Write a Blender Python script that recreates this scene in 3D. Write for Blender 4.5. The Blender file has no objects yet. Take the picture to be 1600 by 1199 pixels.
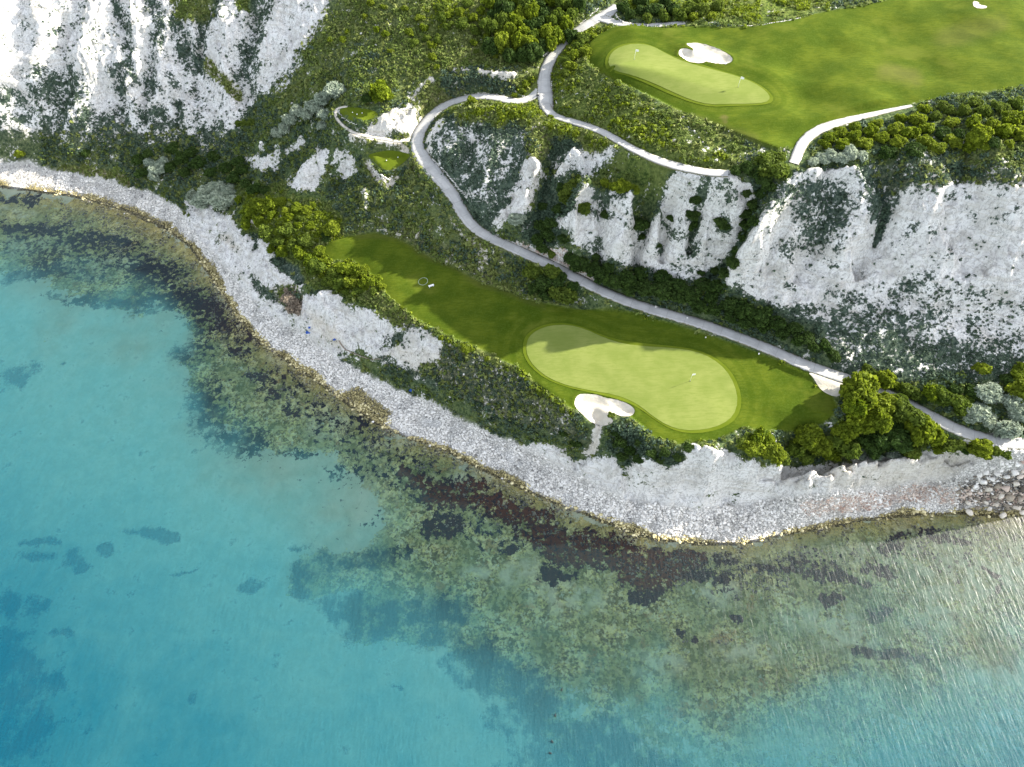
import bpy, math, numpy as np
from mathutils import Vector, Matrix, geometry
R = math.radians
rng = np.random.default_rng(11)
S = bpy.context.scene
C = S.collection
# ------------------------------------------------------------------ camera, sky, sun
CAMZ, DEP, FPX, CX, CY = 118.0, R(55), 1067.0, 800.0, 599.5
cam = bpy.data.objects.new('camera', bpy.data.cameras.new('camera')); C.objects.link(cam)
cam.location = (0, 0, CAMZ); cam.rotation_euler = (R(90)-DEP, 0, 0)
cam.data.sensor_width = 36; cam.data.lens = 36*FPX/1600; cam.data.clip_end = 6000; cam.data.clip_start = 1
S.camera = cam
SUN_EL, SUN_AZ = 27.8, 21.0            # azimuth counted from +x towards +y
w = bpy.data.worlds.new("World"); S.world = w; w.use_nodes = True
wn = w.node_tree.nodes; bg = wn['Background']; bg.inputs[1].default_value = 0.15
sky = wn.new('ShaderNodeTexSky'); sky.sky_type = 'NISHITA'; sky.sun_disc = False
sky.sun_elevation = R(SUN_EL); sky.sun_rotation = R(90-SUN_AZ); sky.dust_density = 1.6; sky.altitude = 100
hs = wn.new('ShaderNodeHueSaturation'); hs.inputs['Saturation'].default_value = .42      # hazy, milky sky
w.node_tree.links.new(sky.outputs[0], hs.inputs['Color']); w.node_tree.links.new(hs.outputs[0], bg.inputs[0])
sl = bpy.data.lights.new('sun', 'SUN'); sl.energy = 4.9; sl.angle = R(0.6); sl.color = (1, .93, .80)
so = bpy.data.objects.new('sun', sl); C.objects.link(so)
sd = Vector((math.cos(R(SUN_EL))*math.cos(R(SUN_AZ)), math.cos(R(SUN_EL))*math.sin(R(SUN_AZ)), math.sin(R(SUN_EL))))
so.rotation_euler = sd.to_track_quat('Z', 'Y').to_euler(); so.location = (120, 60, 150)
S.view_settings.view_transform = 'Standard'; S.view_settings.look = 'None'; S.view_settings.gamma = 1
S.view_settings.exposure = 1.6
S.render.engine = 'CYCLES'; S.cycles.use_denoising = True; S.cycles.max_bounces = 6; S.cycles.transparent_max_bounces = 12
try: S.cycles.denoiser = 'OPENIMAGEDENOISE'
except Exception: pass

# ------------------------------------------------------------------ projection helpers
cs, sn = math.cos(DEP), math.sin(DEP)
def ray(px, py):
    a = (px-CX)/FPX; b = (CY-py)/FPX
    return np.array([a, cs+b*sn, -sn+b*cs])
def W(px, py, z):
    d = ray(px, py); t = (CAMZ-z)/(-d[2]); return (d[0]*t, d[1]*t, z)
def proj(x, y, z):
    zz = z-CAMZ; f = y*cs-zz*sn; f = np.maximum(f, 1.0); u = y*sn+zz*cs
    return CX+FPX*x/f, CY-FPX*u/f
# ------------------------------------------------------------------ noise
def _hash(ix, iy, seed):
    h = (ix.astype(np.int64)*374761393+iy.astype(np.int64)*668265263+seed*1442695041) & 0xffffffff
    h = ((h ^ (h >> 13))*1274126177) & 0xffffffff
    return ((h ^ (h >> 16)) & 0xffff)/65535.0
def vnoise(x, y, seed=0):
    ix = np.floor(x); iy = np.floor(y); fx = x-ix; fy = y-iy
    fx = fx*fx*fx*(fx*(fx*6-15)+10); fy = fy*fy*fy*(fy*(fy*6-15)+10)
    a = _hash(ix, iy, seed); b = _hash(ix+1, iy, seed); c = _hash(ix, iy+1, seed); d = _hash(ix+1, iy+1, seed)
    return (a*(1-fx)+b*fx)*(1-fy)+(c*(1-fx)+d*fx)*fy
def fbm(x, y, oct=4, seed=0, gain=.5):
    s = 0; a = 1; t = 0
    for k in range(oct):
        c_, s_ = math.cos(.7*k+.3), math.sin(.7*k+.3)
        s = s+a*vnoise((x*c_-y*s_)*2**k+17.3*k, (x*s_+y*c_)*2**k-9.1*k, seed+k); t += a; a *= gain
    return s/t
def ridged(x, y, oct=4, seed=0, gain=.55):
    s = 0; a = 1; t = 0
    for k in range(oct):
        c_, s_ = math.cos(.9*k), math.sin(.9*k)
        s = s+a*(1-np.abs(2*vnoise((x*c_-y*s_)*2**k+5.7*k, (x*s_+y*c_)*2**k, seed+k)-1)); t += a; a *= gain
    return s/t
def sstep(a, b, x):
    t = np.clip((x-a)/(b-a), 0, 1); return t*t*(3-2*t)
def seg_dist(X, Y, P, closed=False):
    """distance to polyline, plus the interpolated index along it"""
    P = np.asarray(P, float); n = len(P); best = np.full(X.shape, 1e9); idx = np.zeros(X.shape)
    for i in range(n if closed else n-1):
        a = P[i]; b = P[(i+1) % n]; d = b[:2]-a[:2]; L = d@d+1e-9
        t = np.clip(((X-a[0])*d[0]+(Y-a[1])*d[1])/L, 0, 1)
        q = np.hypot(X-a[0]-t*d[0], Y-a[1]-t*d[1]); m = q < best
        best = np.where(m, q, best); idx = np.where(m, i+t, idx)
    return best, idx
def inside(X, Y, P):
    P = np.asarray(P, float); n = len(P); c = np.zeros(X.shape, bool)
    for i in range(n):
        x1, y1 = P[i][:2]; x2, y2 = P[(i+1) % n][:2]
        if y1 == y2: continue
        m = ((y1 > Y) != (y2 > Y)) & (X < (x2-x1)*(Y-y1)/(y2-y1)+x1); c ^= m
    return c
def smooth_line(P, it=2, closed=False):
    P = np.asarray(P, float)
    for _ in range(it):
        if closed:
            Q = np.roll(P, -1, 0); P = np.stack([P*.75+Q*.25, P*.25+Q*.75], 1).reshape(-1, P.shape[1])
        else:
            A, B = P[:-1], P[1:]; M = np.stack([A*.75+B*.25, A*.25+B*.75], 1).reshape(-1, P.shape[1])
            P = np.vstack([P[:1], M, P[-1:]])
    return P

# ------------------------------------------------------------------ terrain control lines: (pixel x, pixel y, height in m)
SHORE = [(-500,262),(-200,280),(0,288),(60,297),(130,306),(190,322),(250,346),(300,382),(330,428),(368,485),(400,525),(450,562),(505,598),(552,635),(590,662),(640,682),(700,702),(745,728),(800,752),(850,776),(920,802),(960,819),(1020,838),(1090,848),(1160,848),(1220,832),(1280,822),(1350,808),(1420,800),(1500,797),(1560,800),(1620,800),(1700,780),(1900,700),(2400,480)]
PATH_MAIN = [(1900,630,14.5),(1700,684,14.8),(1640,693,15),(1600,694,15),(1550,690,15),(1500,674,15),(1455,652,15.3),(1410,627,15.7),(1370,610,16),(1320,592,16.2),(1260,572,16.4),(1200,545,16.6),(1150,526,16.7),(1100,508,16.9),(1050,493,17.1),(1000,479,17.4),(950,460,17.9),(910,440,18.4),(870,419,19),(830,401,19.6),(790,383,20.2),(760,370,20.7),(737,353,21.3),(722,332,22.1),(712,312,22.9),(697,291,24),(675,266,24.6),(658,245,25.2),(650,226,25.8),(655,207,26.5),(666,190,27.3),(680,175,28.2),(700,162,29.3),(722,155,30.4),(745,151,31.3),(770,152,31.8),(790,157,32.2),(808,160,32.5),(828,155,32.9),(842,144,33.3)]
PATH_UP = [(854,172,33),(852,150,33.4),(850,130,34),(852,112,34.6),(860,92,35.4),(872,76,36),(885,62,36.6),(900,50,37.3),(918,39,38),(936,29,38.5),(952,20,38.8),(966,10,39)]
PATH_FORK = [(940,29,38.5),(960,36,38.6),(985,41,38.8),(1015,41,39.2),(1045,39,39.5),(1070,36,39.8)]
PATH_RIM = [(852,165,33.2),(860,180,33.5),(880,187,34),(910,195,35),(945,208,36),(975,226,36.8),(1005,242,37.4),(1040,256,38),(1080,266,38.7),(1110,271,39.2),(1138,272,39.7)]
PATH_EAST = [(1240,256,40.8),(1247,238,41),(1256,220,41.3),(1275,205,41.7),(1300,195,42),(1330,187,42.2),(1365,179,42.4),(1395,172,42.6),(1425,166,42.8)]
FOOTPATH = [(640,220,26),(620,221,26),(595,217,26),(570,213,26.1),(548,206,26.3),(532,194,26.7),(524,182,27.1),(524,172,27.5),(532,168,27.8),(543,167,28.1)]
L = []
def ln(pts, z=None): L.append([(p[0], p[1], p[2] if len(p) > 2 else z) for p in pts])
ln(SHORE, 0)
for p in (PATH_MAIN, PATH_UP, PATH_FORK, PATH_RIM, PATH_EAST, FOOTPATH): ln(p)
# beach: its inner edge
ln([(-500,225),(-200,240),(0,250),(100,266),(170,283),(230,303),(275,325),(310,372),(345,415),(375,450),(410,485),(450,512),(500,545),(560,577),(620,612),(680,640),(740,678),(800,708),(850,730),(900,754),(980,784),(1080,796),(1150,790),(1220,778),(1300,768),(1400,762),(1480,752),(1520,748),(1600,742),(1700,730),(1900,662),(2400,450)], 2.4)
# slumped chalk and the lip of the low sea cliff
ln([(290,312,4.5),(330,330,5.5),(370,362,7),(405,390,8),(450,432,9.3),(475,448,10),(520,462,11),(562,483,11.8),(600,500,12),(650,520,12.4)])
ln([(380,418,5),(430,455,6),(470,480,6.5),(520,512,7),(580,535,7.4),(640,560,8)])
ln([(500,398,13),(545,402,13.3),(580,425,13.6),(605,470,13.6),(650,505,13.8),(700,530,14),(760,553,14.2),(812,577,14.4),(845,605,14.4),(890,642,14.2),(930,668,13),(985,668,14.2),(1020,688,14.4),(1060,699,14.4),(1120,694,14.4),(1160,700,14.4),(1240,722,14.2),(1300,722,14.2),(1400,706,14.3),(1480,703,14.3),(1560,708,14.3),(1650,710,14.3),(1720,700,14.3),(1900,645,14.3),(2400,420,14.3)])
ln([(660,575,8.5),(740,622,8.5),(820,665,8),(900,700,8),(960,735,8)])
ln([(990,716,12),(1040,728,12.5),(1090,707,13.6),(1160,728,13.4),(1250,736,13.3),(1300,732,13.3),(1400,716,13.6),(1480,712,13.6)])
ln([(1000,765,4.5),(1090,772,4),(1160,770,4),(1300,752,4),(1400,745,4.2),(1480,742,4.5),(1520,735,6)])
# lower fairway and green
ln([(520,378,14.5),(570,366,15),(620,372,15.4),(665,398,15.6),(720,428,15.7),(790,455,15.7),(850,472,15.9),(930,478,16.3),(1000,500,16.2),(1100,530,16),(1200,566,15.8),(1270,598,15.6)])
ln([(850,540,15.3),(950,570,15.3),(1060,600,15.2),(1120,640,15)])
ln([(560,390,14.2),(640,440,14.3),(740,495,14.6),(820,520,15)])
ln([(1200,640,14.9),(1300,650,15),(1400,670,15)])
# bank between fairway and the path
ln([(545,345,16.5),(600,345,17),(660,372,17.2),(715,400,17.5),(780,430,17)])
ln([(570,300,20),(620,305,21.5),(660,330,20.5),(700,365,19.5)])
ln([(380,330,10.5),(440,350,13),(490,375,13.8)])
ln([(400,300,12),(450,305,14.5),(520,320,16)])
# left bay foot slopes
ln([(-500,195,5),(0,236,4),(90,246,4.5),(170,262,5),(230,272,5.5),(290,290,6),(340,300,8)])
ln([(-500,150,9),(0,200,8.5),(100,208,8.5),(200,212,9),(280,225,9.5),(350,240,10.5),(400,258,12),(450,275,13.5)])
ln([(-500,-80,31),(-200,-40,31),(0,-30,32),(100,-30,32),(200,-30,33),(300,-30,34.5),(420,-30,37),(520,-30,40),(650,-30,42)])
ln([(0,100,20),(100,100,20),(200,100,20.5),(300,100,21.5),(360,100,23)])
ln([(0,150,14),(100,152,14),(200,155,14.5),(300,160,15.5),(350,165,16.5)])
ln([(372,215,13.5),(385,160,18),(410,120,23.5),(440,75,29),(490,30,34.5)])
ln([(430,180,20),(450,130,25),(480,90,29.5),(530,40,34.5),(570,0,38.5)])
ln([(500,150,26.5),(550,110,31),(600,70,34.5),(650,30,38)])
ln([(440,215,18.5),(490,200,22),(530,205,25.2),(560,218,24.8),(605,226,25.2)])
ln([(400,222,16),(440,240,16.5),(470,270,14.5)])
ln([(495,232,20.5),(480,262,17.3),(458,296,14.3)])
ln([(540,235,21.5),(540,270,18.3),(530,300,15.8)])
# tee platforms and their banks
ln([(535,178,28.4),(562,170,28.6),(590,178,28.6),(560,192,28.3),(535,178,28.4)])
ln([(575,243,23.7),(607,236,23.9),(640,243,24.1),(620,262,23.7),(600,268,23.6),(575,243,23.7)])
ln([(570,252,22.3),(592,278,21.3),(620,285,21.3),(650,275,23)])
ln([(560,140,30.6),(620,140,31),(650,180,28.8),(665,150,30.4)])
ln([(700,120,33.5),(760,112,34.8),(800,112,35)])
ln([(680,140,31.2),(740,138,32),(800,140,32.6),(825,135,33)])
ln([(620,90,34),(720,70,36),(800,70,36.5),(850,60,36.8)])
ln([(650,0,40),(750,0,40.2),(850,0,39.8),(950,-10,40)])
# hillside inside the hook, gully and rim
ln([(700,175,29.8),(750,168,32.4),(800,172,33.4),(840,188,33.9),(880,205,34.5),(930,222,35.3),(965,236,35.8)])
ln([(690,235,27.2),(740,240,28.6),(790,235,30.5),(840,220,32.8),(855,240,31.5)])
ln([(705,275,25.3),(750,300,25.5),(790,300,26.5),(830,270,29.5)])
ln([(745,340,22.5),(790,350,23),(830,330,25)])
ln([(868,235,31),(862,262,28.5),(852,300,26),(838,350,22.8),(855,385,20.6)])
ln([(885,285,28.6),(930,268,31.5),(975,262,33.5),(1010,275,34)])
ln([(905,293,31),(935,300,31),(985,297,33)])
ln([(1010,300,31.5),(1030,310,31)])
ln([(1050,290,34.5),(1075,287,35.6),(1100,292,35.2),(1150,282,38.3),(1172,290,38)])
ln([(1145,275,39.5),(1190,270,39.6),(1240,266,40),(1300,262,40.7),(1345,260,41),(1400,256,41.6),(1480,242,42.6),(1600,226,44),(1750,222,45.5),(1900,240,47),(2400,330,48)])
ln([(880,350,25),(890,362,24.5),(930,350,26.5),(990,345,28),(1050,345,29),(1100,340,31),(1150,335,33.5),(1170,340,33)])
ln([(885,395,20.8),(930,418,20),(990,415,20.6),(1040,430,20),(1085,437,20),(1125,425,21.5),(1140,405,24)])
ln([(1178,305,36),(1168,350,31),(1150,385,26),(1125,440,20.5)])
ln([(1205,315,37.2),(1180,370,32),(1150,410,27),(1135,455,21)])
ln([(1140,470,19.6),(1200,485,20),(1260,490,20.3),(1320,470,22),(1400,470,23.5),(1500,500,22),(1600,520,21.5),(1900,500,21)])
ln([(1300,300,37.2),(1400,300,38.5),(1500,290,40),(1600,280,41.5),(1900,270,43)])
ln([(1240,380,29.3),(1330,380,30.3),(1430,380,31.5),(1600,380,33),(1900,380,34)])
ln([(1180,510,17.8),(1260,545,17.6),(1330,560,17.8),(1420,570,18.4),(1500,580,18.5),(1600,585,18.8),(1900,560,18.5)])
ln([(1400,607,16.6),(1470,640,16),(1540,665,15.6),(1640,673,15.5)])
# plateau: upper green and fairway
ln([(930,105,38.5),(950,80,39.5),(990,60,40.2),(1050,50,40.6)])
ln([(960,100,41),(1020,110,41.3),(1080,130,41.5),(1140,145,41.7),(1195,150,41.8)])
ln([(890,120,36),(930,140,37.5),(990,158,39),(1060,180,40),(1130,210,40.5),(1200,235,41)])
ln([(870,150,34.5),(920,180,36),(980,212,37.3),(1050,240,38.7),(1130,258,39.8),(1190,250,40.3)])
ln([(1250,190,42),(1350,150,42.8),(1450,130,43.5),(1600,110,44.5),(1900,90,46)])
ln([(1100,40,41.3),(1250,30,42.5),(1400,0,43.5),(1600,-30,45),(1900,-60,47)])
ln([(1270,120,42.3),(1400,80,43.4),(1550,60,44.2)])
ln([(1400,230,42.2),(1500,215,43),(1600,200,44)])
# sea bed
ln([(-500,300,-1),(0,315,-1),(120,335,-1),(230,375,-1),(300,430,-1),(340,490,-1),(400,560,-1),(470,612,-1),(540,655,-1),(640,700,-1),(740,750,-1),(850,810,-1),(950,850,-1.0),(1080,880,-1),(1200,868,-1),(1320,850,-1),(1450,835,-1),(1620,840,-1),(1720,820,-1),(1920,745,-1),(2400,520,-1)])
ln([(-500,380,-2.1),(0,385,-2.0),(120,420,-2.0),(230,450,-2.0),(290,520,-2.0),(330,620,-2.0),(400,720,-2.0),(520,780,-1.8),(620,850,-1.7),(760,930,-1.7),(900,1000,-1.7),(1050,1040,-1.7),(1300,1040,-2.0),(1700,1040,-2.8),(2400,1050,-4)])
ln([(-500,600,-5),(0,640,-3.4),(150,720,-3.3),(350,850,-3.3),(500,960,-3.3),(650,1050,-3.1),(850,1150,-2.9),(1100,1220,-3.4),(1700,1240,-4.8)])
ln([(-500,1100,-6),(0,1000,-5.2),(200,1180,-5),(400,1400,-5),(900,1500,-5),(1700,1500,-5)])
WL = [[(-190,300,46),(-60,300,50),(60,300,49),(190,300,50)], [(-190,-60,-14),(190,-60,-6)], [(-190,-60,-14),(-190,60,-11)], [(-190,300,46),(-190,215,35)], [(190,300,50),(190,130,45)]]
X0, X1, Y0, Y1, G = -190, 190, -60, 300, 0.5
def solve():
    pts = []
    for l in L:
        q = np.array([W(*p) for p in l])
        for a, b in zip(q[:-1], q[1:]):
            n = max(2, int(np.linalg.norm(b-a)/.3)); t = np.linspace(0, 1, n)[:, None]; pts.append(a+(b-a)*t)
    for l in WL:
        q = np.array(l, float)
        for a, b in zip(q[:-1], q[1:]):
            t = np.linspace(0, 1, 300)[:, None]; pts.append(a+(b-a)*t)
    P = np.vstack(pts); P = P[(P[:, 0] > X0) & (P[:, 0] < X1) & (P[:, 1] > Y0) & (P[:, 1] < Y1)]
    H = None
    for g, it in ((8, 600), (4, 500), (2, 400), (1, 260), (.5, 160)):
        nx = int((X1-X0)/g)+1; ny = int((Y1-Y0)/g)+1
        ix = np.rint((P[:, 0]-X0)/g).astype(int); iy = np.rint((P[:, 1]-Y0)/g).astype(int)
        k = iy*nx+ix; s = np.bincount(k, P[:, 2], nx*ny); c = np.bincount(k, minlength=nx*ny)
        M = (c > 0).reshape(ny, nx); Z = np.where(c > 0, s/np.maximum(c, 1), 0).reshape(ny, nx)
        if H is None: H = np.full((ny, nx), 15.0)
        else: H = samp(H, g*2, *np.meshgrid(X0+np.arange(nx)*g, Y0+np.arange(ny)*g))
        H = np.where(M, Z, H)
        for _ in range(it):
            Q = np.pad(H, 1, mode='edge'); A = (Q[:-2, 1:-1]+Q[2:, 1:-1]+Q[1:-1, :-2]+Q[1:-1, 2:])*.25
            H = np.where(M, Z, H+1.0*(A-H))
    for _ in range(3):
        Q = np.pad(H, 1, mode='edge'); H = H*.4+.15*(Q[:-2, 1:-1]+Q[2:, 1:-1]+Q[1:-1, :-2]+Q[1:-1, 2:])
    return H
def samp(H, g, x, y):
    ny, nx = H.shape; fx = np.clip((x-X0)/g, 0, nx-1.001); fy = np.clip((y-Y0)/g, 0, ny-1.001)
    ix = fx.astype(int); iy = fy.astype(int); fx = fx-ix; fy = fy-iy
    return (H[iy, ix]*(1-fx)+H[iy, ix+1]*fx)*(1-fy)+(H[iy+1, ix]*(1-fx)+H[iy+1, ix+1]*fx)*fy
HB = solve()
def hit_b(px, py, up=0.0, F=None):
    """where the pixel's ray meets the ground (base surface) raised by up"""
    d = ray(px, py); t = np.arange(60, 420, .25); x = d[0]*t; y = d[1]*t; z = CAMZ+d[2]*t
    h = (samp(HB, G, x, y) if F is None else F(x, y))+up; m = np.nonzero(z < h)[0]
    i = m[0] if len(m) else -1
    if i > 0:
        a = z[i-1]-h[i-1]; b = z[i]-h[i]; f = a/(a-b+1e-9); return x[i-1]+f*(x[i]-x[i-1]), y[i-1]+f*(y[i]-y[i-1])
    return x[i], y[i]
# ------------------------------------------------------------------ terrain mesh
def axis(a, b, lo, hi, st, grow=1.06):
    v = list(np.arange(a, b+1e-6, st)); s = st; x = v[-1]
    while x < hi: s *= grow; x += s; v.append(x)
    s = st; x = v[0]; pre = []
    while x > lo: s *= grow; x -= s; pre.append(x)
    return np.array(pre[::-1]+v)
GX = axis(-113, 113, -2600, 2600, .3); GY = axis(16, 186, -1500, 3200, .3)
XX, YY = np.meshgrid(GX, GY); NY, NX = XX.shape
Hm = samp(HB, G, XX, YY)
def _edge(x, y): return np.hypot(np.maximum(np.abs(x)-185, 0), np.maximum(np.maximum(y-295, -55-y), 0))
RIBS = [  # pixel polyline, height, half width in m
 ([(150,-10),(140,60),(133,95),(128,160),(113,225)], 3.4, 6), ([(205,-10),(222,40),(203,95),(208,150),(214,205)], 2.8, 4.5),
 ([(262,30),(248,70),(262,110),(248,160),(238,195)], 2.6, 4.5), ([(300,10),(306,60),(300,110),(296,170),(293,225)], 1.6, 3),
 ([(352,20),(352,60),(360,110),(366,160),(358,228)], 3.8, 6), ([(60,-10),(55,80),(40,160)], 2.0, 8), ([(0,-10),(-10,100),(0,200)], 3, 8),
 ([(190,20),(200,90),(194,150),(190,200)], -2.2, 3), ([(242,60),(236,100),(232,150),(225,190)], -2, 2.6), ([(290,60),(293,110),(284,150),(276,220)], -1.8, 2.4),
 ([(335,5),(318,50),(308,110),(305,150)], -2.6, 3), ([(400,10),(392,55),(378,100),(385,150)], -3.2, 4), ([(100,40),(98,120),(85,170),(70,210)], -2.2, 4),
 ([(40,-10),(30,50),(20,110)], -1.2, 4),
 ([(470,-20),(440,20),(412,60),(404,100),(400,135)], 2.6, 5),
 # east cliff
 ([(1392,262),(1388,310),(1380,350),(1364,385),(1355,400)], -3.0, 2.6), ([(1300,275),(1290,330),(1280,370),(1262,400)], -1.6, 3.5),
 ([(1240,275),(1200,330),(1165,380),(1145,430)], 1.8, 3.5), ([(1340,270),(1330,330),(1325,390),(1320,440)], 1.8, 4), ([(1430,262),(1440,330),(1450,400),(1450,470)], 1.8, 6),
 ([(1500,250),(1490,330),(1500,420)], -1.3, 3.5), ([(1560,250),(1570,330),(1580,430)], 1.5, 5), ([(1270,300),(1240,370),(1215,440)], 1.0, 3),
 ([(1215,380),(1205,430),(1200,480)], -1.0, 2.2),
 # middle crags
 ([(918,290),(905,320),(890,350),(905,400)], 2.4, 2.6), ([(985,296),(990,330),(975,380),(965,415)], 2.2, 3), ([(943,330),(940,370),(938,410)], -1.6, 1.5),
 ([(1000,330),(1000,360),(1002,390),(996,420)], -2.2, 1.9), ([(1025,345),(1022,375),(1010,418)], 1.9, 1.6), ([(1072,288),(1068,310),(1070,345),(1060,400)], 2.4, 2.2),
 ([(1042,330),(1035,370),(1028,405)], -1.6, 1.4), ([(1088,310),(1085,345),(1078,390)], -2.2, 1.5), ([(1120,300),(1105,345),(1095,400),(1080,430)], 1.5, 2.4), ([(1158,290),(1152,340),(1140,380)], 1.6, 2.2),
 ([(835,255),(828,290),(815,325),(795,350)], 2.2, 3.2), ([(905,245),(890,265),(875,285)], 1.6, 3), ([(780,215),(770,260),(740,310)], .8, 4), ([(735,220),(722,260),(715,300)], -.7, 3),
 ([(500,232),(488,262),(470,298)], 1.8, 3), ([(410,240),(415,262),(408,280)], 1.5, 2.4), ([(433,235),(432,262)], 1.2, 1.6), ([(535,228),(540,270)], 1.2, 2.2), ([(571,298),(572,330)], 1.0, 1.6),
 # low sea cliff
 ([(1092,705),(1100,735),(1095,765)], 1.4, 2.6), ([(1140,712),(1150,745),(1150,772)], -1.0, 2.4), ([(1225,735),(1215,765)], -.9, 2.2), ([(1300,730),(1290,760)], 1.2, 3), ([(500,470),(480,500)], .9, 3), ([(560,490),(545,525)], -.7, 2.5),
 ([(980,700),(975,740),(985,775)], -1.2, 2.2), ([(935,660),(925,690),(905,725)], -1.0, 2.2),
]
for pl, am, wd in RIBS:
    q = np.array([hit_b(*p) for p in pl]); x0, y0 = q.min(0)-wd-1; x1, y1 = q.max(0)+wd+1
    i0, i1 = np.searchsorted(GX, [x0, x1]); j0, j1 = np.searchsorted(GY, [y0, y1]); sl_ = np.s_[j0:j1, i0:i1]
    X, Y = XX[sl_], YY[sl_]; nx_ = (fbm(X/5, Y/5, 3, 91)-.5)*4; ny_ = (fbm(X/5, Y/5, 3, 97)-.5)*4
    am *= .72 if pl[0][1] < 100 and pl[0][0] < 480 else 1.9 if 880 < pl[0][0] < 1180 and pl[0][1] < 360 else 1.3; d, ix = seg_dist(X+nx_, Y+ny_, q); u = np.clip(1-d/wd, 0, 1); en = sstep(0, .5, ix)*sstep(0, .5, len(q)-1-ix) if am > 0 else 1
    Hm[sl_] += am*(u*u*(3-2*u)*.5+u*.5)*(.35+.65*en)

# ---------------- painted cover, in world space on this surface
PX, PY = proj(XX, YY, Hm)
wa = (fbm(XX/6, YY/6, 3, 5)-.5)*26+(fbm(XX/1.3, YY/1.3, 2, 8)-.5)*7; wb = (fbm(XX/6, YY/6, 3, 25)-.5)*22+(fbm(XX/1.3, YY/1.3, 2, 28)-.5)*6
ch = {k: np.zeros(XX.shape) for k in ('cov', 'hue', 'dry', 'beach', 'wet', 'mown', 'pink', 'ring', 'dank')}
ch['cov'] += .93; ch['hue'] += .3
def paint(poly, fe=8, warp=1.0, **kv):
    if 'mown' not in kv and 'weed' not in kv and 'reef' not in kv: fe *= 1.7; warp = min(1.2, warp*1.3)
    p = np.asarray(poly, float); x0, y0 = p.min(0)-45; x1, y1 = p.max(0)+45
    m = (PX > x0) & (PX < x1) & (PY > y0) & (PY < y1) & (XX > -190) & (XX < 190) & (YY > -40) & (YY < 300)
    jj = np.nonzero(m)
    if not len(jj[0]): return
    X = PX[jj]+wa[jj]*warp; Y = PY[jj]+wb[jj]*warp
    d, _ = seg_dist(X, Y, p, True); d = np.where(inside(X, Y, p), d, -d); a = sstep(-fe, fe, d)
    for k, v in kv.items(): ch[k][jj] = ch[k][jj]*(1-a)+v*a
def stroke(line, wpx, fe=4, warp=.6, **kv):
    p = np.asarray(line, float); x0, y0 = p.min(0)-wpx-30; x1, y1 = p.max(0)+wpx+30
    jj = np.nonzero((PX > x0) & (PX < x1) & (PY > y0) & (PY < y1) & (YY < 300) & (YY > -40))
    if not len(jj[0]): return
    d, _ = seg_dist(PX[jj]+wa[jj]*warp, PY[jj]+wb[jj]*warp, p); a = sstep(wpx+fe, max(wpx-fe, 0), d)
    for k, v in kv.items(): ch[k][jj] = ch[k][jj]*(1-a)+v*a
INF = 3000
# big zones
paint([(-600,-80),(430,-80),(425,60),(400,150),(360,200),(0,215),(-600,190)], 12, cov=.18, hue=.1)
paint([(-600,195),(0,205),(120,205),(260,205),(370,215),(370,240),(300,300),(150,275),(0,250),(-600,240)], 10, cov=.88, hue=.28, dry=.15)
paint([(0,130),(60,140),(110,150),(120,200),(60,215),(0,215),(-500,200),(-500,140)], 14, cov=.52, hue=.12)
paint([(60,105),(125,110),(125,165),(95,175),(60,150)], 10, cov=.62, hue=.12)
paint([(120,165),(190,175),(185,225),(110,225)], 10, cov=.62, hue=.12)
paint([(222,170),(260,172),(280,220),(235,235),(215,215)], 9, cov=.6, hue=.12)
paint([(300,190),(345,185),(345,235),(310,240)], 9, cov=.58, hue=.12)
for l_, w_, c_ in (([(185,0),(196,40),(200,100),(215,130)], 8, .62), ([(235,10),(247,35),(240,90),(236,150)], 11, .55), ([(275,35),(288,60),(286,90)], 12, .68), ([(290,70),(296,120)], 6, .5),
                   ([(335,0),(318,45),(310,100),(330,110)], 10, .7), ([(395,0),(400,60),(385,95),(380,130)], 12, .62), ([(300,120),(315,160),(300,200)], 9, .42), ([(240,130),(262,150),(280,140)], 8, .5),
                   ([(170,110),(190,120),(200,165),(195,200)], 5, .6), ([(128,165),(126,215)], 4, .7), ([(278,165),(276,235)], 6, .7), ([(375,70),(395,110),(390,135)], 10, .6)):
    stroke(l_, w_, 6, 1, cov=c_)
paint([(265,-30),(345,-30),(330,25),(275,30)], 8, cov=.85, hue=.45, dry=.3); paint([(360,-30),(400,-30),(395,22),(372,25)], 6, cov=.9, hue=.5)
stroke([(330,105),(350,125),(372,150)], 8, 5, cov=.5, hue=.6, dry=.5)
paint([(405,-20),(440,-20),(410,50),(385,45)], 8, cov=.6, hue=.15)
paint([(440,-60),(560,-60),(530,20),(500,60),(470,80),(440,120),(415,140),(398,130),(408,70),(430,20)], 6, cov=.1, hue=.2)
stroke([(545,5),(480,80),(430,145)], 6, 6, cov=.42)
# scrub field above the tee
paint([(560,-60),(900,-60),(900,90),(830,130),(700,110),(640,140),(560,150),(430,160),(480,90)], 14, cov=.97, hue=.38, dry=.22)
paint([(540,60),(610,70),(620,120),(540,150),(480,130),(500,90)], 16, cov=.96, hue=.32, dry=.12)
paint([(640,60),(760,60),(780,110),(700,110),(650,120)], 14, dry=.45, hue=.42)
paint([(640,-40),(780,-40),(780,60),(700,50),(650,30)], 14, hue=.55, dry=.3)
paint([(900,-60),(1300,-60),(1290,12),(1240,30),(1180,38),(1100,36),(980,20)], 6, cov=.98, hue=.55)
paint([(905,35),(950,40),(935,60),(910,120),(880,130),(865,110),(890,60)], 6, cov=.98, hue=.6, dry=.1)
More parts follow.
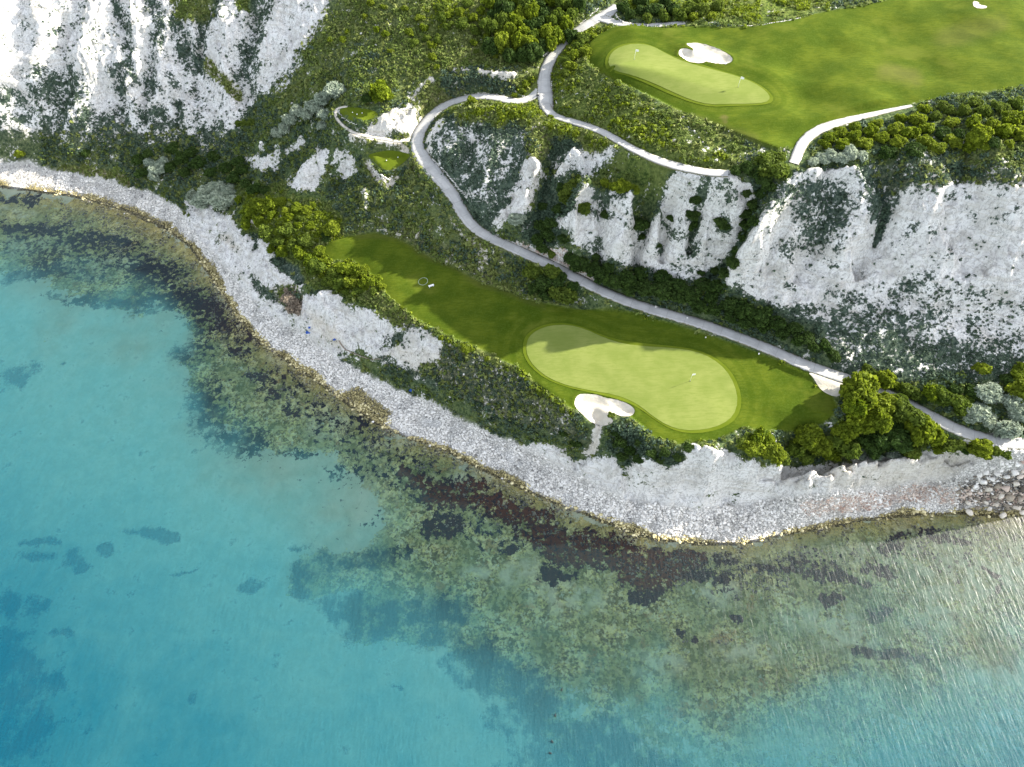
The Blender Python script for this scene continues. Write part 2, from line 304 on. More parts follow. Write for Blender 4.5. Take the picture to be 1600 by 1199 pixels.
# slope below the upper green, rim strip
paint([(865,105),(930,110),(985,145),(1060,180),(1120,205),(1170,240),(1160,262),(1080,262),(1000,235),(930,205),(870,180),(858,140)], 6, cov=.99, hue=.5, dry=.08)
paint([(1050,175),(1120,200),(1150,235),(1090,245),(1050,220)], 10, cov=.9, hue=.42)
paint([(700,172),(760,160),(830,165),(860,190),(940,212),(975,235),(930,240),(880,225),(850,210),(820,212),(780,195),(720,190)], 6, cov=.97, hue=.58, dry=.35)
paint([(820,205),(865,215),(855,250),(840,262),(825,250)], 6, cov=.85, hue=.4, dry=.75)
# hillside in the hook
paint([(665,250),(672,205),(700,185),(760,190),(820,210),(835,240),(820,290),(790,330),(760,350),(735,330),(705,280)], 6, cov=.74, hue=.12)
for l_ in ([(735,200),(750,235),(745,260)], [(762,215),(750,265)], [(690,215),(680,250)], [(800,225),(785,250)], [(730,255),(726,285)], [(765,275),(755,310)], [(715,215),(700,240)], [(790,262),(770,290)]): stroke(l_, 4, 5, 1, cov=.4)
stroke([(668,255),(670,215),(690,190)], 5, 3, .4, cov=.35, dry=.2)
paint([(828,250),(848,258),(852,285),(835,320),(815,345),(775,352),(762,338),(790,318),(808,290),(815,265)], 5, cov=.1, dry=.1)
paint([(862,215),(900,228),(905,240),(880,262),(862,255)], 6, cov=.95, hue=.12)
paint([(870,262),(880,245),(930,235),(968,236),(962,262),(930,280),(905,270),(868,292)], 6, cov=.22, hue=.15)
paint([(905,285),(960,250),(1000,245),(1080,270),(1120,276),(1060,290),(1030,310),(1000,300)], 6, cov=.97, hue=.42)
paint([(850,290),(880,280),(895,300),(885,350),(865,390),(825,385),(815,350),(840,330)], 6, cov=.92, hue=.15)
# middle crags
paint([(902,296),(915,288),(935,300),(985,296),(993,310),(990,340),(1010,350),(1022,345),(1040,300),(1068,286),(1080,300),(1100,290),(1140,280),(1178,288),(1176,318),(1160,345),(1150,385),(1125,410),(1092,440),(1050,432),(990,418),(950,418),(915,400),(880,365),(874,345),(895,330)], 3, .5, cov=.14, hue=.15)
for l_, w_, c_ in (([(930,310),(980,305)], 9, .62), ([(905,325),(925,330)], 8, .6), ([(945,325),(948,345)], 8, .6), ([(1000,310),(1004,350),(1002,370)], 8, .75), ([(1035,335),(1045,355)], 9, .62), ([(1088,300),(1086,350),(1080,366)], 8, .75),
                   ([(1130,345),(1128,370)], 9, .6), ([(1158,300),(1165,305)], 9, .6), ([(1110,300),(1130,312)], 10, .45), ([(1080,380),(1076,395)], 5, .6), ([(1030,380),(1028,392)], 5, .7), ([(920,385),(935,395)], 7, .5), ([(1055,415),(1090,420)], 6, .45), ([(980,350),(975,360)], 12,.3)):
    stroke(l_, w_, 7, 1, cov=c_)
# gully and east cliff
paint([(1165,265),(1205,262),(1212,285),(1195,315),(1165,365),(1135,420),(1110,445),(1100,430),(1140,395),(1162,345),(1180,310)], 4, .5, cov=1, hue=.2)
paint([(1215,300),(1250,270),(1345,262),(1480,250),(1620,225),(1950,210),(1950,560),(1620,560),(1500,545),(1380,480),(1290,485),(1200,480),(1135,462),(1130,430),(1160,380),(1180,350)], 4, .6, cov=.09, hue=.08)
paint([(1370,258),(1480,245),(1600,222),(1950,200),(1950,275),(1600,302),(1550,300),(1480,288),(1400,305),(1375,285)], 10, cov=.8, hue=.2, dry=.25); paint([(1480,243),(1600,222),(1950,200),(1950,225),(1600,250),(1500,262)], 6, cov=.98, hue=.35, dry=.3)
paint([(1345,262),(1395,268),(1400,320),(1380,350),(1360,340)], 7, cov=.72); paint([(1545,262),(1620,250),(1620,290),(1570,290)], 8, cov=.7)
paint([(1205,290),(1250,275),(1300,285),(1250,315),(1215,340),(1200,330)], 8, cov=.62); paint([(1255,295),(1330,285),(1345,330),(1310,390),(1260,395),(1240,350)], 12, cov=.66); paint([(1215,375),(1250,370),(1250,405),(1220,405)], 8, cov=.5)
stroke([(1388,320),(1375,360),(1366,385)], 5, 4, .6, cov=.9)
for p_ in ((1430,290),(1520,340),(1535,380),(1590,400),(1560,330),(1470,310),(1230,440),(1270,412),(1300,410),(1420,360),(1460,395),(1505,312)): stroke([p_, (p_[0]+9, p_[1]+7)], 6, 6, 1, cov=.55)
paint([(1190,478),(1290,482),(1330,460),(1420,440),(1500,450),(1620,485),(1950,500),(1950,560),(1620,560),(1450,560),(1300,560),(1200,510)], 16, cov=.5, hue=.1)
paint([(1420,460),(1520,470),(1640,520),(1640,555),(1500,550),(1450,500)], 16, cov=.36, hue=.1)
paint([(1180,490),(1280,500),(1330,500),(1420,545),(1520,552),(1950,560),(1950,690),(1560,680),(1450,640),(1380,605),(1300,585),(1200,530),(1100,490)], 16, cov=.68, hue=.12)
paint([(1350,590),(1420,590),(1520,590),(1950,600),(1950,690),(1560,680),(1470,655),(1400,620)], 8, cov=1, hue=.3)
# band under the crags along the path
paint([(885,395),(950,412),(1040,430),(1110,445),(1200,480),(1290,530),(1310,580),(1200,535),(1100,500),(1000,468),(930,440)], 5, cov=1, hue=.25)
# between the hook and the lower fairway
paint([(520,320),(600,240),(650,255),(700,310),(740,370),(840,405),(900,450),(880,475),(820,455),(720,425),(640,375),(580,362),(520,372)], 6, cov=.95, hue=.3, dry=.2)
paint([(640,270),(675,280),(700,320),(720,360),(690,380),(640,330)], 8, cov=.97, hue=.33, dry=.1)
stroke([(735,380),(748,395),(752,420)], 7, 4, cov=.45, dry=.7); stroke([(700,345),(725,375),(740,390)], 2, 2, .5, cov=.4, dry=.6)
for l_ in ([(662,350),(652,372)], [(675,355),(665,380)], [(708,385),(698,410)], [(765,395),(785,415)], [(780,400),(797,425)]): stroke(l_, 1.5, 2, .4, cov=.55, dry=.6)
stroke([(615,365),(650,385),(690,415),(740,430),(790,450),(830,470),(870,485)], 3, 3, .8, dry=.9, hue=.3, cov=.75)
stroke([(600,355),(650,365),(700,398),(760,425),(820,445)], 9, 8, .8, dry=.5, hue=.3)
# mounds and tee surroundings
paint([(495,228),(508,236),(505,265),(500,295),(470,300),(452,290),(470,262),(485,238)], 4, cov=.12); paint([(515,240),(535,226),(548,240),(560,268),(540,282),(520,270)], 6, cov=.3)
paint([(398,250),(425,240),(428,262),(412,278),(400,268)], 4, cov=.2); stroke([(432,230),(432,262)], 5, 4, cov=.2); stroke([(448,240),(470,225)], 6, 4, cov=.3); stroke([(408,228),(408,234)], 4, 3, cov=.1); stroke([(385,248),(395,250)], 5, 3, cov=.25)
stroke([(571,300),(573,328)], 5, 4, cov=.25)
paint([(555,212),(600,175),(650,165),(690,150),(700,158),(670,178),(650,205),(640,216),(600,214)], 5, cov=.18, dry=.35); stroke([(640,180),(645,150),(675,125)], 4, 4, cov=.2, dry=.4)
paint([(645,155),(680,130),(720,140),(700,155),(665,172)], 6, cov=.9, hue=.5, dry=.5)
stroke([(555,220),(600,226),(625,228)], 7, 5, cov=.3, dry=.6); stroke([(628,228),(636,240)], 5, 3, cov=.3, dry=.6)
stroke([(575,255),(590,275),(605,288),(620,276)], 5, 3, .5, cov=.25, dry=.5); stroke([(645,255),(655,270)], 8, 5, cov=.8, dry=.9)
paint([(690,108),(800,108),(815,135),(740,140),(695,138)], 6, cov=.8, hue=.15, dry=.35); stroke([(755,115),(800,122)], 5, 4, cov=.1); stroke([(700,108),(730,112)], 4, 4, cov=.35)
stroke([(680,168),(700,153),(750,147),(800,152)], 4, 3, .3, cov=.2, dry=.6)
stroke([(812,85),(850,85),(870,70)], 5, 4, cov=.35)
paint([(806,118),(832,118),(838,135),(818,152),(804,140)], 4, cov=1, hue=.75)
# bright scrub by the lower fairway tip
paint([(375,300),(430,300),(500,315),(540,345),(540,375),(500,390),(540,400),(590,425),(600,455),(640,495),(700,525),(640,515),(560,470),(480,430),(420,395),(380,345)], 7, cov=1, hue=.55, dry=.1)
paint([(455,345),(520,375),(500,395),(420,375),(420,350)], 10, cov=1, hue=.7, dry=.4)
stroke([(565,450),(600,480),(640,505)], 10, 7, dry=.7, hue=.4); stroke([(395,355),(410,362)], 5, 4, cov=.3, dry=.6)
# dark slope under the lower fairway
paint([(600,500),(700,530),(810,575),(850,610),(890,650),(920,690),(860,684),(800,660),(740,625),(680,590),(600,560),(620,540),(680,550),(690,535)], 6, cov=.78, hue=.2, dry=.4)
stroke([(700,530),(760,556),(815,582),(860,622),(890,652)], 4, 3, .6, hue=.6, dry=.35, cov=.95)
# slumped chalk and scar
paint([(285,312),(320,322),(372,352),(392,378),(418,388),(452,430),(480,440),(470,462),(440,480),(400,460),(360,420),(330,370)], 4, .8, cov=.06)
paint([(290,330),(350,360),(400,400),(470,450),(520,500),(560,545),(520,560),(440,510),(380,460),(330,400),(290,350)], 6, cov=.1)
stroke([(400,370),(395,395)], 3, 3, cov=.7, hue=.1); stroke([(432,415),(455,425),(470,435)], 9, 5, cov=.9, hue=.1); paint([(435,450),(470,445),(475,470),(455,490),(435,470)], 5, cov=.8, hue=.1, dry=.8)
paint([(478,462),(520,458),(560,480),(600,500),(640,520),(690,532),(690,555),(640,575),(560,545),(500,520),(470,495)], 4, .8, cov=.06)
paint([(600,520),(630,520),(640,545),(610,545)], 6, cov=.72, hue=.1); paint([(640,520),(672,520),(660,545)], 6, cov=.5, hue=.1); stroke([(595,560),(640,580),(680,605)], 6, 5, cov=.6, hue=.15)
# low cliff on the east
paint([(900,725),(960,715),(985,705),(1040,728),(1080,700),(1120,700),(1160,715),(1240,732),(1310,728),(1350,718),(1420,708),(1500,708),(1560,712),(1950,716),(1950,760),(1300,790),(1100,800),(960,790),(860,750),(800,700),(880,700)], 4, .6, cov=.04)
paint([(955,665),(1000,680),(1020,700),(1060,722),(1040,728),(1000,715),(975,735),(950,700)], 4, .6, cov=.95, hue=.2); stroke([(1035,712),(1060,720)], 8, 4, cov=.97, hue=.18); stroke([(975,730),(985,745)], 4, 4, cov=.5)
stroke([(932,664),(930,684),(920,706)], 8, 7, 1.1, cov=.1, dry=.55); stroke([(1180,776),(1110,770)], 4, 4, cov=.3)
stroke([(1500,706),(1560,709),(1700,714)], 3, 2, .3, cov=1, hue=.65)
paint([(1290,728),(1400,715),(1560,716),(1700,718),(1700,800),(1290,800)], 10, dry=.38)
# beach from the inner edge to the water
BE = [(-600,235),(0,250),(100,266),(170,283),(230,303),(275,325),(310,372),(345,415),(375,450),(410,485),(450,512),(500,545),(560,577),(620,612),(680,630),(740,664),(800,694),(850,716),(900,745),(980,784),(1080,796),(1150,790),(1220,778),(1300,768),(1400,762),(1480,752),(1520,735),(1600,728),(1950,730)]
paint(BE+[(2400,1000),(-600,1000)], 4, .5, cov=0, beach=1, dry=0)
paint([(1480,745),(1540,715),(1600,715),(1950,715),(1950,830),(1480,830)], 8, beach=1, cov=.02)
paint(BE[2:6]+[(275,400),(-600,400),(-600,235)], 10, 1, wet=.25)
stroke([(s_[0], s_[1]-1) for s_ in SHORE], 4, 6, 1, wet=.5); stroke([(s_[0], s_[1]+14) for s_ in SHORE], 14, 10, .8, wet=1)
paint([(560,600),(620,640),(600,680),(520,620)], 8, wet=.8)
stroke([(1260,795),(1340,785),(1430,772),(1520,775),(1620,780)], 12, 8, pink=.7); stroke([(870,405),(930,435)], 12, 6, pink=.8, cov=0)
paint([(800,372),(870,392),(935,432),(925,445),(860,408),(790,378),(745,350)], 4, .4, cov=.05, pink=.55, dry=.3); stroke([(660,258),(690,282),(715,320),(745,352)], 3, 3, .4, cov=.15, dry=.6)
stroke([(100,262),(165,270),(200,285)], 5, 5, dry=.95, cov=.95, hue=.6, beach=0)
paint([(1505,752),(1540,740),(1600,738),(1700,738),(1700,800),(1560,798),(1500,785)], 5, dank=.95)  # darkens the ground that shows between the heap's boulders
stroke([(395,440),(410,455),(430,470)], 7, 5, cov=.75, hue=.12, beach=0); stroke([(350,375),(372,395)], 6, 6, cov=.35, hue=.1, dry=.5)
paint([(480,492),(540,515),(535,540),(500,530)], 6, dry=.5)
# mown turf
FW_LOW = [(497,398),(500,387),(518,376),(545,368),(585,364),(615,370),(645,385),(680,405),(720,425),(760,443),(810,462),(850,474),(900,482),(950,484),(1000,495),(1060,512),(1120,531),(1180,553),(1230,572),(1262,585),(1275,603),(1300,617),(1312,640),(1290,660),(1240,676),(1190,672),(1160,668),(1120,688),(1060,694),(1020,681),(1002,664),(985,652),(950,628),(895,642),(868,622),(838,600),(808,573),(760,549),(700,526),(650,500),(610,467),(590,440),(572,420),(548,405),(522,408)]
FW_UP = [(918,72),(932,60),(955,50),(990,47),(1040,46),(1080,42),(1130,42),(1190,42),(1240,33),(1290,19),(1350,10),(1420,-6),(1500,-30),(1760,-70),(1950,-80),(1950,120),(1700,128),(1600,138),(1500,147),(1430,160),(1380,172),(1330,182),(1290,192),(1262,207),(1248,228),(1215,238),(1180,226),(1140,208),(1100,190),(1050,168),(1000,143),(960,126),(935,113),(918,95)]
paint(FW_LOW, 2, .12, cov=1, hue=.6, dry=0, mown=1, beach=0); paint(FW_UP, 2, .12, cov=1, hue=.6, dry=0, mown=1)
stroke([(1130,188),(1133,192)], 5, 3, dry=1); stroke([(1385,112),(1425,120)], 14, 12, dry=.6); stroke([(1060,185),(1130,205),(1180,222)], 8, 6, dry=.35); stroke([(1480,60),(1560,40)], 14, 12, dry=.4)
stroke([(560,368),(620,372),(680,405),(760,445),(850,478)], 5, 4, .4, dry=.35, hue=.4)

GREEN_LOW = [(822,542),(826,527),(840,516),(860,509),(888,508),(915,515),(945,529),(975,538),(1010,542),(1050,544),(1085,549),(1112,560),(1134,578),(1148,602),(1153,628),(1146,650),(1128,664),(1100,672),(1068,673),(1042,665),(1020,651),(1003,637),(985,626),(960,617),(925,611),(890,604),(858,592),(835,574),(824,557)]
GREEN_UP = [(950,102),(952,88),(962,77),(980,70),(1003,69),(1022,74),(1040,84),(1058,93),(1085,102),(1120,111),(1150,119),(1178,130),(1197,143),(1204,154),(1196,161),(1172,163),(1140,163),(1108,164),(1080,157),(1050,144),(1020,130),(988,118),(962,112)]
GDIST = np.full(XX.shape, 30.0)
for gp in (GREEN_LOW, GREEN_UP):
    q = np.array([hit_b(*p) for p in gp]); m_ = np.nonzero((XX > q[:, 0].min()-14) & (XX < q[:, 0].max()+14) & (YY > q[:, 1].min()-14) & (YY < q[:, 1].max()+14)); d, _ = seg_dist(XX[m_], YY[m_], q, True); GDIST[m_] = np.minimum(GDIST[m_], np.where(inside(XX[m_], YY[m_], q), 0, d))
# ---------------- relief noise
tree_hue = ch['hue'].copy()
calm = np.clip(ch['mown'], 0, 1)
rough = np.clip(1.0-ch['cov']*.75, 0, 1)*(1-calm)*(1-ch['beach'])
near = (np.abs(XX) < 190) & (YY < 300) & (YY > -60)
gy_, gx_ = np.gradient(samp(HB, G, XX, YY)); gx_ = gx_/np.gradient(GX)[None, :]; gy_ = gy_/np.gradient(GY)[:, None]
slope = np.clip(np.hypot(gx_, gy_), 0, 1.6)
nz = (ridged(XX/8, YY/9, 5, 3)-.5)*2.9+(ridged(XX/1.7, YY/3.0, 3, 33)-.5)*1.25+(fbm(XX/.7, YY/.7, 2, 44)-.5)*.6
Hm = Hm+np.where(near, nz*rough*(.5+.7*slope), 0)
Hm = Hm+np.where(near, ((fbm(XX/7, YY/7, 4, 61)-.5)*1.2+(fbm(XX/1.1, YY/1.1, 2, 66)-.5)*.35)*(1-calm)*(1-rough)*(1-ch['beach']), 0)
Hm = Hm+np.where(near, ((fbm(XX/17, YY/17, 2, 71)-.5)*3.4*sstep(24, 34, Hm)*sstep(0, 6, GDIST)+(fbm(XX/7, YY/7, 2, 73)-.5)*.5*sstep(0, 4, GDIST))*calm, 0)
Hm = Hm+ch['beach']*(fbm(XX/1.2, YY/1.2, 3, 81)-.5)*.35*sstep(-.3, .8, Hm)
sea = sstep(.2, -1, Hm); Hm = Hm+np.where(near, sea*((fbm(XX/9, YY/9, 4, 88)-.5)*1.0+(fbm(XX/1.5, YY/1.5, 3, 89)-.5)*.5), 0)
# the ground is levelled where paths run, where turf platforms and sand lie
def world_line(pl): return np.array([W(*p) for p in pl])
def level(pl, half, soft):
    q = smooth_line(world_line(pl), 2); x0, y0 = q[:, :2].min(0)-half-soft; x1, y1 = q[:, :2].max(0)+half+soft
    i0, i1 = np.searchsorted(GX, [x0, x1]); j0, j1 = np.searchsorted(GY, [y0, y1]); s_ = np.s_[j0:j1, i0:i1]
    d, ix = seg_dist(XX[s_], YY[s_], q); zi = np.interp(ix, np.arange(len(q)), q[:, 2]); a = sstep(half+soft, half, d)
    Hm[s_] = Hm[s_]*(1-a)+zi*a
for p, h in ((PATH_MAIN, 1.5), (PATH_UP, 1.5), (PATH_FORK, 1.2), (PATH_RIM, 1.2), (PATH_EAST, 1.3), (FOOTPATH, .7)): level(p, h, 1.4)
far = _edge(XX, YY)
Hm = np.where(far > 0, Hm*(1-sstep(0, 400, far))+np.where(YY > 120, 52, -12)*sstep(0, 400, far)+(fbm(XX/160, YY/160, 3, 12)-.5)*14*sstep(10, 300, far), Hm)
gfac = None
def ground(x, y):
    """height of the built ground at world x, y (regular part of the grid)"""
    x = np.asarray(x, float); y = np.asarray(y, float)
    i = np.clip(np.searchsorted(GX, x)-1, 0, NX-2); j = np.clip(np.searchsorted(GY, y)-1, 0, NY-2)
    u = np.clip((x-GX[i])/(GX[i+1]-GX[i]), 0, 1); v = np.clip((y-GY[j])/(GY[j+1]-GY[j]), 0, 1)
    return (Hm[j, i]*(1-u)+Hm[j, i+1]*u)*(1-v)+(Hm[j+1, i]*(1-u)+Hm[j+1, i+1]*u)*v
def at(arr, x, y):
    i = np.clip(np.searchsorted(GX, x)-1, 0, NX-2); j = np.clip(np.searchsorted(GY, y)-1, 0, NY-2); return arr[j, i]
def hit(px, py, up=0.0): return hit_b(px, py, up, ground)
def hits(P, up=0.0): return np.array([hit(p[0], p[1], up) for p in P])
# bunkers: sand hollows
BUNK_UP = [(1061,79),(1068,76),(1078,79),(1084,81),(1083,77),(1074,72),(1072,69),(1084,68),(1100,70),(1118,76),(1134,83),(1144,91),(1144,98),(1133,102),(1115,100),(1106,97),(1096,100),(1080,99),(1068,93),(1060,87)]
BUNK_LOW = [(897,628),(903,617),(915,616),(935,618),(946,623),(962,625),(980,631),(993,641),(988,651),(973,652),(957,646),(951,651),(960,660),(945,667),(926,663),(912,650),(899,638)]
BK = [hits(smooth_line(p, 2, True)) for p in (BUNK_UP, BUNK_LOW)]
for q in BK:
    x0, y0 = q.min(0)-2; x1, y1 = q.max(0)+2; i0, i1 = np.searchsorted(GX, [x0, x1]); j0, j1 = np.searchsorted(GY, [y0, y1]); s_ = np.s_[j0:j1, i0:i1]
    d, _ = seg_dist(XX[s_], YY[s_], q, True); d = np.where(inside(XX[s_], YY[s_], q), d, -d); Hm[s_] -= .55*sstep(-.1, 1.6, d); Hm[s_] += .18*sstep(-1.2, -.1, d)*(d < 0)

ch['ring'] += 30
for gp in (GREEN_LOW, GREEN_UP):
    q = hits(smooth_line(gp, 1, True)); m_ = np.nonzero((XX > q[:, 0].min()-14) & (XX < q[:, 0].max()+14) & (YY > q[:, 1].min()-14) & (YY < q[:, 1].max()+14)); d, _ = seg_dist(XX[m_], YY[m_], q, True); ch['ring'][m_] = np.minimum(ch['ring'][m_], d)
# ------------------------------------------------------------------ mesh builders
def attr(me, name, arr, kind='FLOAT'):
    if kind == 'FLOAT': a = me.attributes.new(name, 'FLOAT', 'POINT'); a.data.foreach_set('value', np.ascontiguousarray(arr, np.float32).ravel())
    else: a = me.color_attributes.new(name, 'FLOAT_COLOR', 'POINT'); a.data.foreach_set('color', np.ascontiguousarray(arr, np.float32).ravel())
def mesh(name, V, F, mat, attrs=None, smooth=False):
    V = np.asarray(V, np.float32); me = bpy.data.meshes.new(name)
    if isinstance(F, np.ndarray):
        n, k = F.shape; me.vertices.add(len(V)); me.vertices.foreach_set('co', V.ravel())
        me.loops.add(n*k); me.loops.foreach_set('vertex_index', F.astype(np.int32).ravel())
        me.polygons.add(n); me.polygons.foreach_set('loop_start', (np.arange(n)*k).astype(np.int32)); me.update(calc_edges=True)
    else: me.from_pydata(V.tolist(), [], F); me.update()
    for k, a in (attrs or {}).items(): attr(me, k, a, 'COLOR' if np.ndim(a) == 2 else 'FLOAT')
    if smooth: me.polygons.foreach_set('use_smooth', np.ones(len(me.polygons), bool))
    if mat: me.materials.append(mat)
    return me
def link(name, me, parent=None):
    o = bpy.data.objects.new(name, me); C.objects.link(o)
    if parent: o.parent = parent
    return o
def tag(o, label=None, cat=None, group=None, kind=None):
    if label: o['label'] = label
    if cat: o['category'] = cat
    if group: o['group'] = group
    if kind: o['kind'] = kind
    return o
# ------------------------------------------------------------------ materials
class NT:
    def __init__(s, name):
        s.m = bpy.data.materials.new(name); s.m.use_nodes = True; s.t = s.m.node_tree; s.n = s.t.nodes; s.n.clear(); s.out = s.n.new('ShaderNodeOutputMaterial')
    def link(s, a, b): s.t.links.new(a, b)
    def set(s, sock, v):
        if isinstance(v, bpy.types.NodeSocket): s.link(v, sock)
        elif v is not None:
            if hasattr(sock, 'default_value'):
                if isinstance(v, tuple) and len(v) == 3 and sock.type == 'RGBA': v = (*v, 1)
                sock.default_value = v
    def pos(s):
        if not hasattr(s, '_p'): s._p = s.n.new('ShaderNodeNewGeometry').outputs['Position']
        return s._p
    def attr(s, name, out='Fac'):
        a = s.n.new('ShaderNodeAttribute'); a.attribute_name = name; return a.outputs[out]
    def map(s, v, sc=(1,1,1), rot=(0,0,0)):
        a = s.n.new('ShaderNodeMapping'); s.set(a.inputs[0], v); a.inputs['Scale'].default_value = sc; a.inputs['Rotation'].default_value = rot; return a.outputs[0]
    def noise(s, scale, det=3, v=None, rough=.55, out=0, dist=0):
        a = s.n.new('ShaderNodeTexNoise'); s.set(a.inputs['Vector'], v or s.pos()); a.inputs['Scale'].default_value = scale; a.inputs['Detail'].default_value = det; a.inputs['Roughness'].default_value = rough; a.inputs['Distortion'].default_value = dist; return a.outputs[out]
    def voro(s, scale, v=None, feat='F1', out='Distance', rand=1):
        a = s.n.new('ShaderNodeTexVoronoi'); a.feature = feat; s.set(a.inputs['Vector'], v or s.pos()); a.inputs['Scale'].default_value = scale; a.inputs['Randomness'].default_value = rand; return a.outputs[out]
    def math(s, op, a, b=None, c=None):
        m = s.n.new('ShaderNodeMath'); m.operation = op; s.set(m.inputs[0], a); s.set(m.inputs[1], b)
        if c is not None: s.set(m.inputs[2], c)
        return m.outputs[0]
    def rng(s, v, a, b, c=0.0, d=1.0, smooth=True):
        m = s.n.new('ShaderNodeMapRange'); m.interpolation_type = 'SMOOTHSTEP' if smooth else 'LINEAR'
        for k, x in zip(range(5), (v, a, b, c, d)): s.set(m.inputs[k], x)
        return m.outputs[0]
    def mix(s, f, a, b, mode='MIX'):
        m = s.n.new('ShaderNodeMix'); m.data_type = 'RGBA'; m.blend_type = mode; s.set(m.inputs[0], f); s.set(m.inputs[6], a); s.set(m.inputs[7], b); return m.outputs[2]
    def bump(s, h, dist, st=1.0, n=None):
        b = s.n.new('ShaderNodeBump'); b.inputs['Strength'].default_value = st; b.inputs['Distance'].default_value = dist; s.set(b.inputs['Height'], h)
        if n: s.link(n, b.inputs['Normal'])
        return b.outputs[0]
    def pbr(s, col, rough=.9, nrm=None, spec=.2, **kw):
        p = s.n.new('ShaderNodeBsdfPrincipled'); s.set(p.inputs['Base Color'], col); s.set(p.inputs['Roughness'], rough); p.inputs['Specular IOR Level'].default_value = spec
        if nrm: s.link(nrm, p.inputs['Normal'])
        for k, v in kw.items(): s.set(p.inputs[k.replace('_', ' ')], v)
        s.link(p.outputs[0], s.out.inputs[0]); return p
    def vor_stone(s, scale): return s.voro(scale, out='Color'), s.voro(scale, feat='DISTANCE_TO_EDGE')

def mat_ground():
    t = NT('ground'); A = lambda k: t.attr(k)
    cov, hue, dry, beach, wet, mown, pink = [A(k) for k in ('cov', 'hue', 'dry', 'beach', 'wet', 'mown', 'pink')]
    # chalk
    n1 = t.noise(.35, 4); n2 = t.noise(2.2, 5, rough=.65); n3 = t.noise(9, 3)
    chalk = t.mix(t.rng(n1, .35, .7), (.78, .76, .715), (.87, .855, .82))
    chalk = t.mix(t.rng(n2, .50, .66, 0, .85), chalk, (.52, .50, .46)); chalk = t.mix(t.rng(t.noise(.16, 5, rough=.65), .5, .66, 0, .6), chalk, (.50, .475, .42))
    st = t.noise(1.0, 3, t.map(t.pos(), (.12, .12, 2.4))); chalk = t.mix(t.math('MULTIPLY', t.rng(st, .55, .62), .55), chalk, (.58, .54, .47))
    chalk = t.mix(t.math('MULTIPLY', t.rng(n3, .56, .7), .5), chalk, (.33, .33, .31))
    fi = t.math('ABSOLUTE', t.math('SUBTRACT', t.noise(1.0, 4, t.map(t.pos(), (.55, .55, .28)), rough=.65, dist=.5), .5)); chalk = t.mix(t.math('MULTIPLY', t.rng(fi, .030, .004), .55), chalk, (.30, .285, .26))  # thin dark lines paint the shade of cracks and gullies into the chalk
    chalk = t.mix(t.math('MULTIPLY', dry, .7), chalk, (.52, .43, .28))
    # vegetation tones
    v1 = t.noise(1.6, 4, rough=.65); v2 = t.noise(.25, 3); v3 = t.noise(6, 2)
    dark = t.mix(t.rng(v1, .35, .7), (.030, .052, .040), (.120, .155, .118))
    mid = t.mix(t.rng(v1, .35, .68), (.036, .064, .013), (.145, .190, .040))
    lite = t.mix(t.rng(v1, .35, .68), (0.0390, 0.0663, 0.0062), (0.1482, 0.1833, 0.0273))
    veg = t.mix(t.rng(hue, .1, .45, smooth=False), dark, mid); veg = t.mix(t.rng(hue, .45, .85, smooth=False), veg, lite)
    veg = t.mix(t.math('MULTIPLY', t.rng(v3, .55, .72), .35), veg, (.20, .21, .13))
    straw = t.mix(t.rng(n2, .4, .65), (.10, .085, .045), (.34, .29, .17))
    dk = t.math('MULTIPLY', dry, t.rng(t.math('ADD', v1, t.math('MULTIPLY', v2, .6)), .55, .95)); veg = t.mix(dk, veg, straw)
    veg = t.mix(t.math('MULTIPLY', t.rng(t.noise(.14, 4, rough=.6), .48, .62, 0, .6), t.rng(hue, .2, .4)), veg, t.mix(v1, (.07, .10, .022), (.24, .27, .09)))
    # where the plants end
    e = t.math('ADD', t.math('MULTIPLY_ADD', t.noise(1.7, 5, rough=.70), 2.2, -1.1), t.math('MULTIPLY_ADD', t.noise(.33, 4, rough=.6), 2.2, -1.1)); f = t.rng(t.math('ADD', cov, e), .40, .60)
    col = t.mix(f, chalk, veg)
    # mown turf
    g1 = t.noise(.22, 3); g2 = t.noise(3.2, 3); g3 = t.noise(.7, 2, t.map(t.pos(), (1, 4, 1), (0, 0, .5)))
    turf = t.mix(t.rng(g1, .3, .7), (.042, .068, .005), (.080, .105, .009)); turf = t.mix(t.math('MULTIPLY', t.rng(g2, .4, .7), .35), turf, (.09, .13, .02))
    turf = t.mix(t.math('MULTIPLY', t.rng(g3, .45, .65), .4), turf, (0.0328, 0.0585, 0.0047)); turf = t.mix(t.math('MULTIPLY', dry, .6), turf, (0.1170, 0.0975, 0.0390))
    yel = t.noise(.11, 4, rough=.6); turf = t.mix(t.math('MULTIPLY', t.rng(yel, .56, .72), .55), turf, (0.0975, 0.1170, 0.0172))
    rg = t.attr('ring'); bd = t.math('SINE', t.math('MULTIPLY_ADD', g2, .8, t.math('MULTIPLY', rg, 2.7))); turf = t.mix(t.math('MULTIPLY', t.rng(bd, -.3, .6), t.rng(rg, 12.0, 2.0, 0, .34)), turf, (.034, .062, .003))
    turf = t.mix(t.math('MULTIPLY', t.rng(t.noise(14, 2), .5, .7), .3), turf, (.035, .06, .006))
    col = t.mix(mown, col, turf)
    # beach
    sc, se = t.vor_stone(2.2); sc2, se2 = t.vor_stone(5.5)
    sep = t.n.new('ShaderNodeSeparateColor'); t.link(sc, sep.inputs[0])
    stone = t.mix(t.rng(sep.outputs[0], 0, 1, smooth=False), (.66, .63, .575), (.92, .89, .835)); stone = t.mix(t.rng(sep.outputs[1], .8, .95), stone, (.28, .27, .25))
    stone = t.mix(t.rng(se, .02, .10), (.42, .405, .38), stone); stone = t.mix(t.rng(n1, .46, .66, 0, .5), stone, (.46, .44, .40)); stone = t.mix(t.rng(n1, .46, .3, 0, .4), stone, (.93, .91, .88))
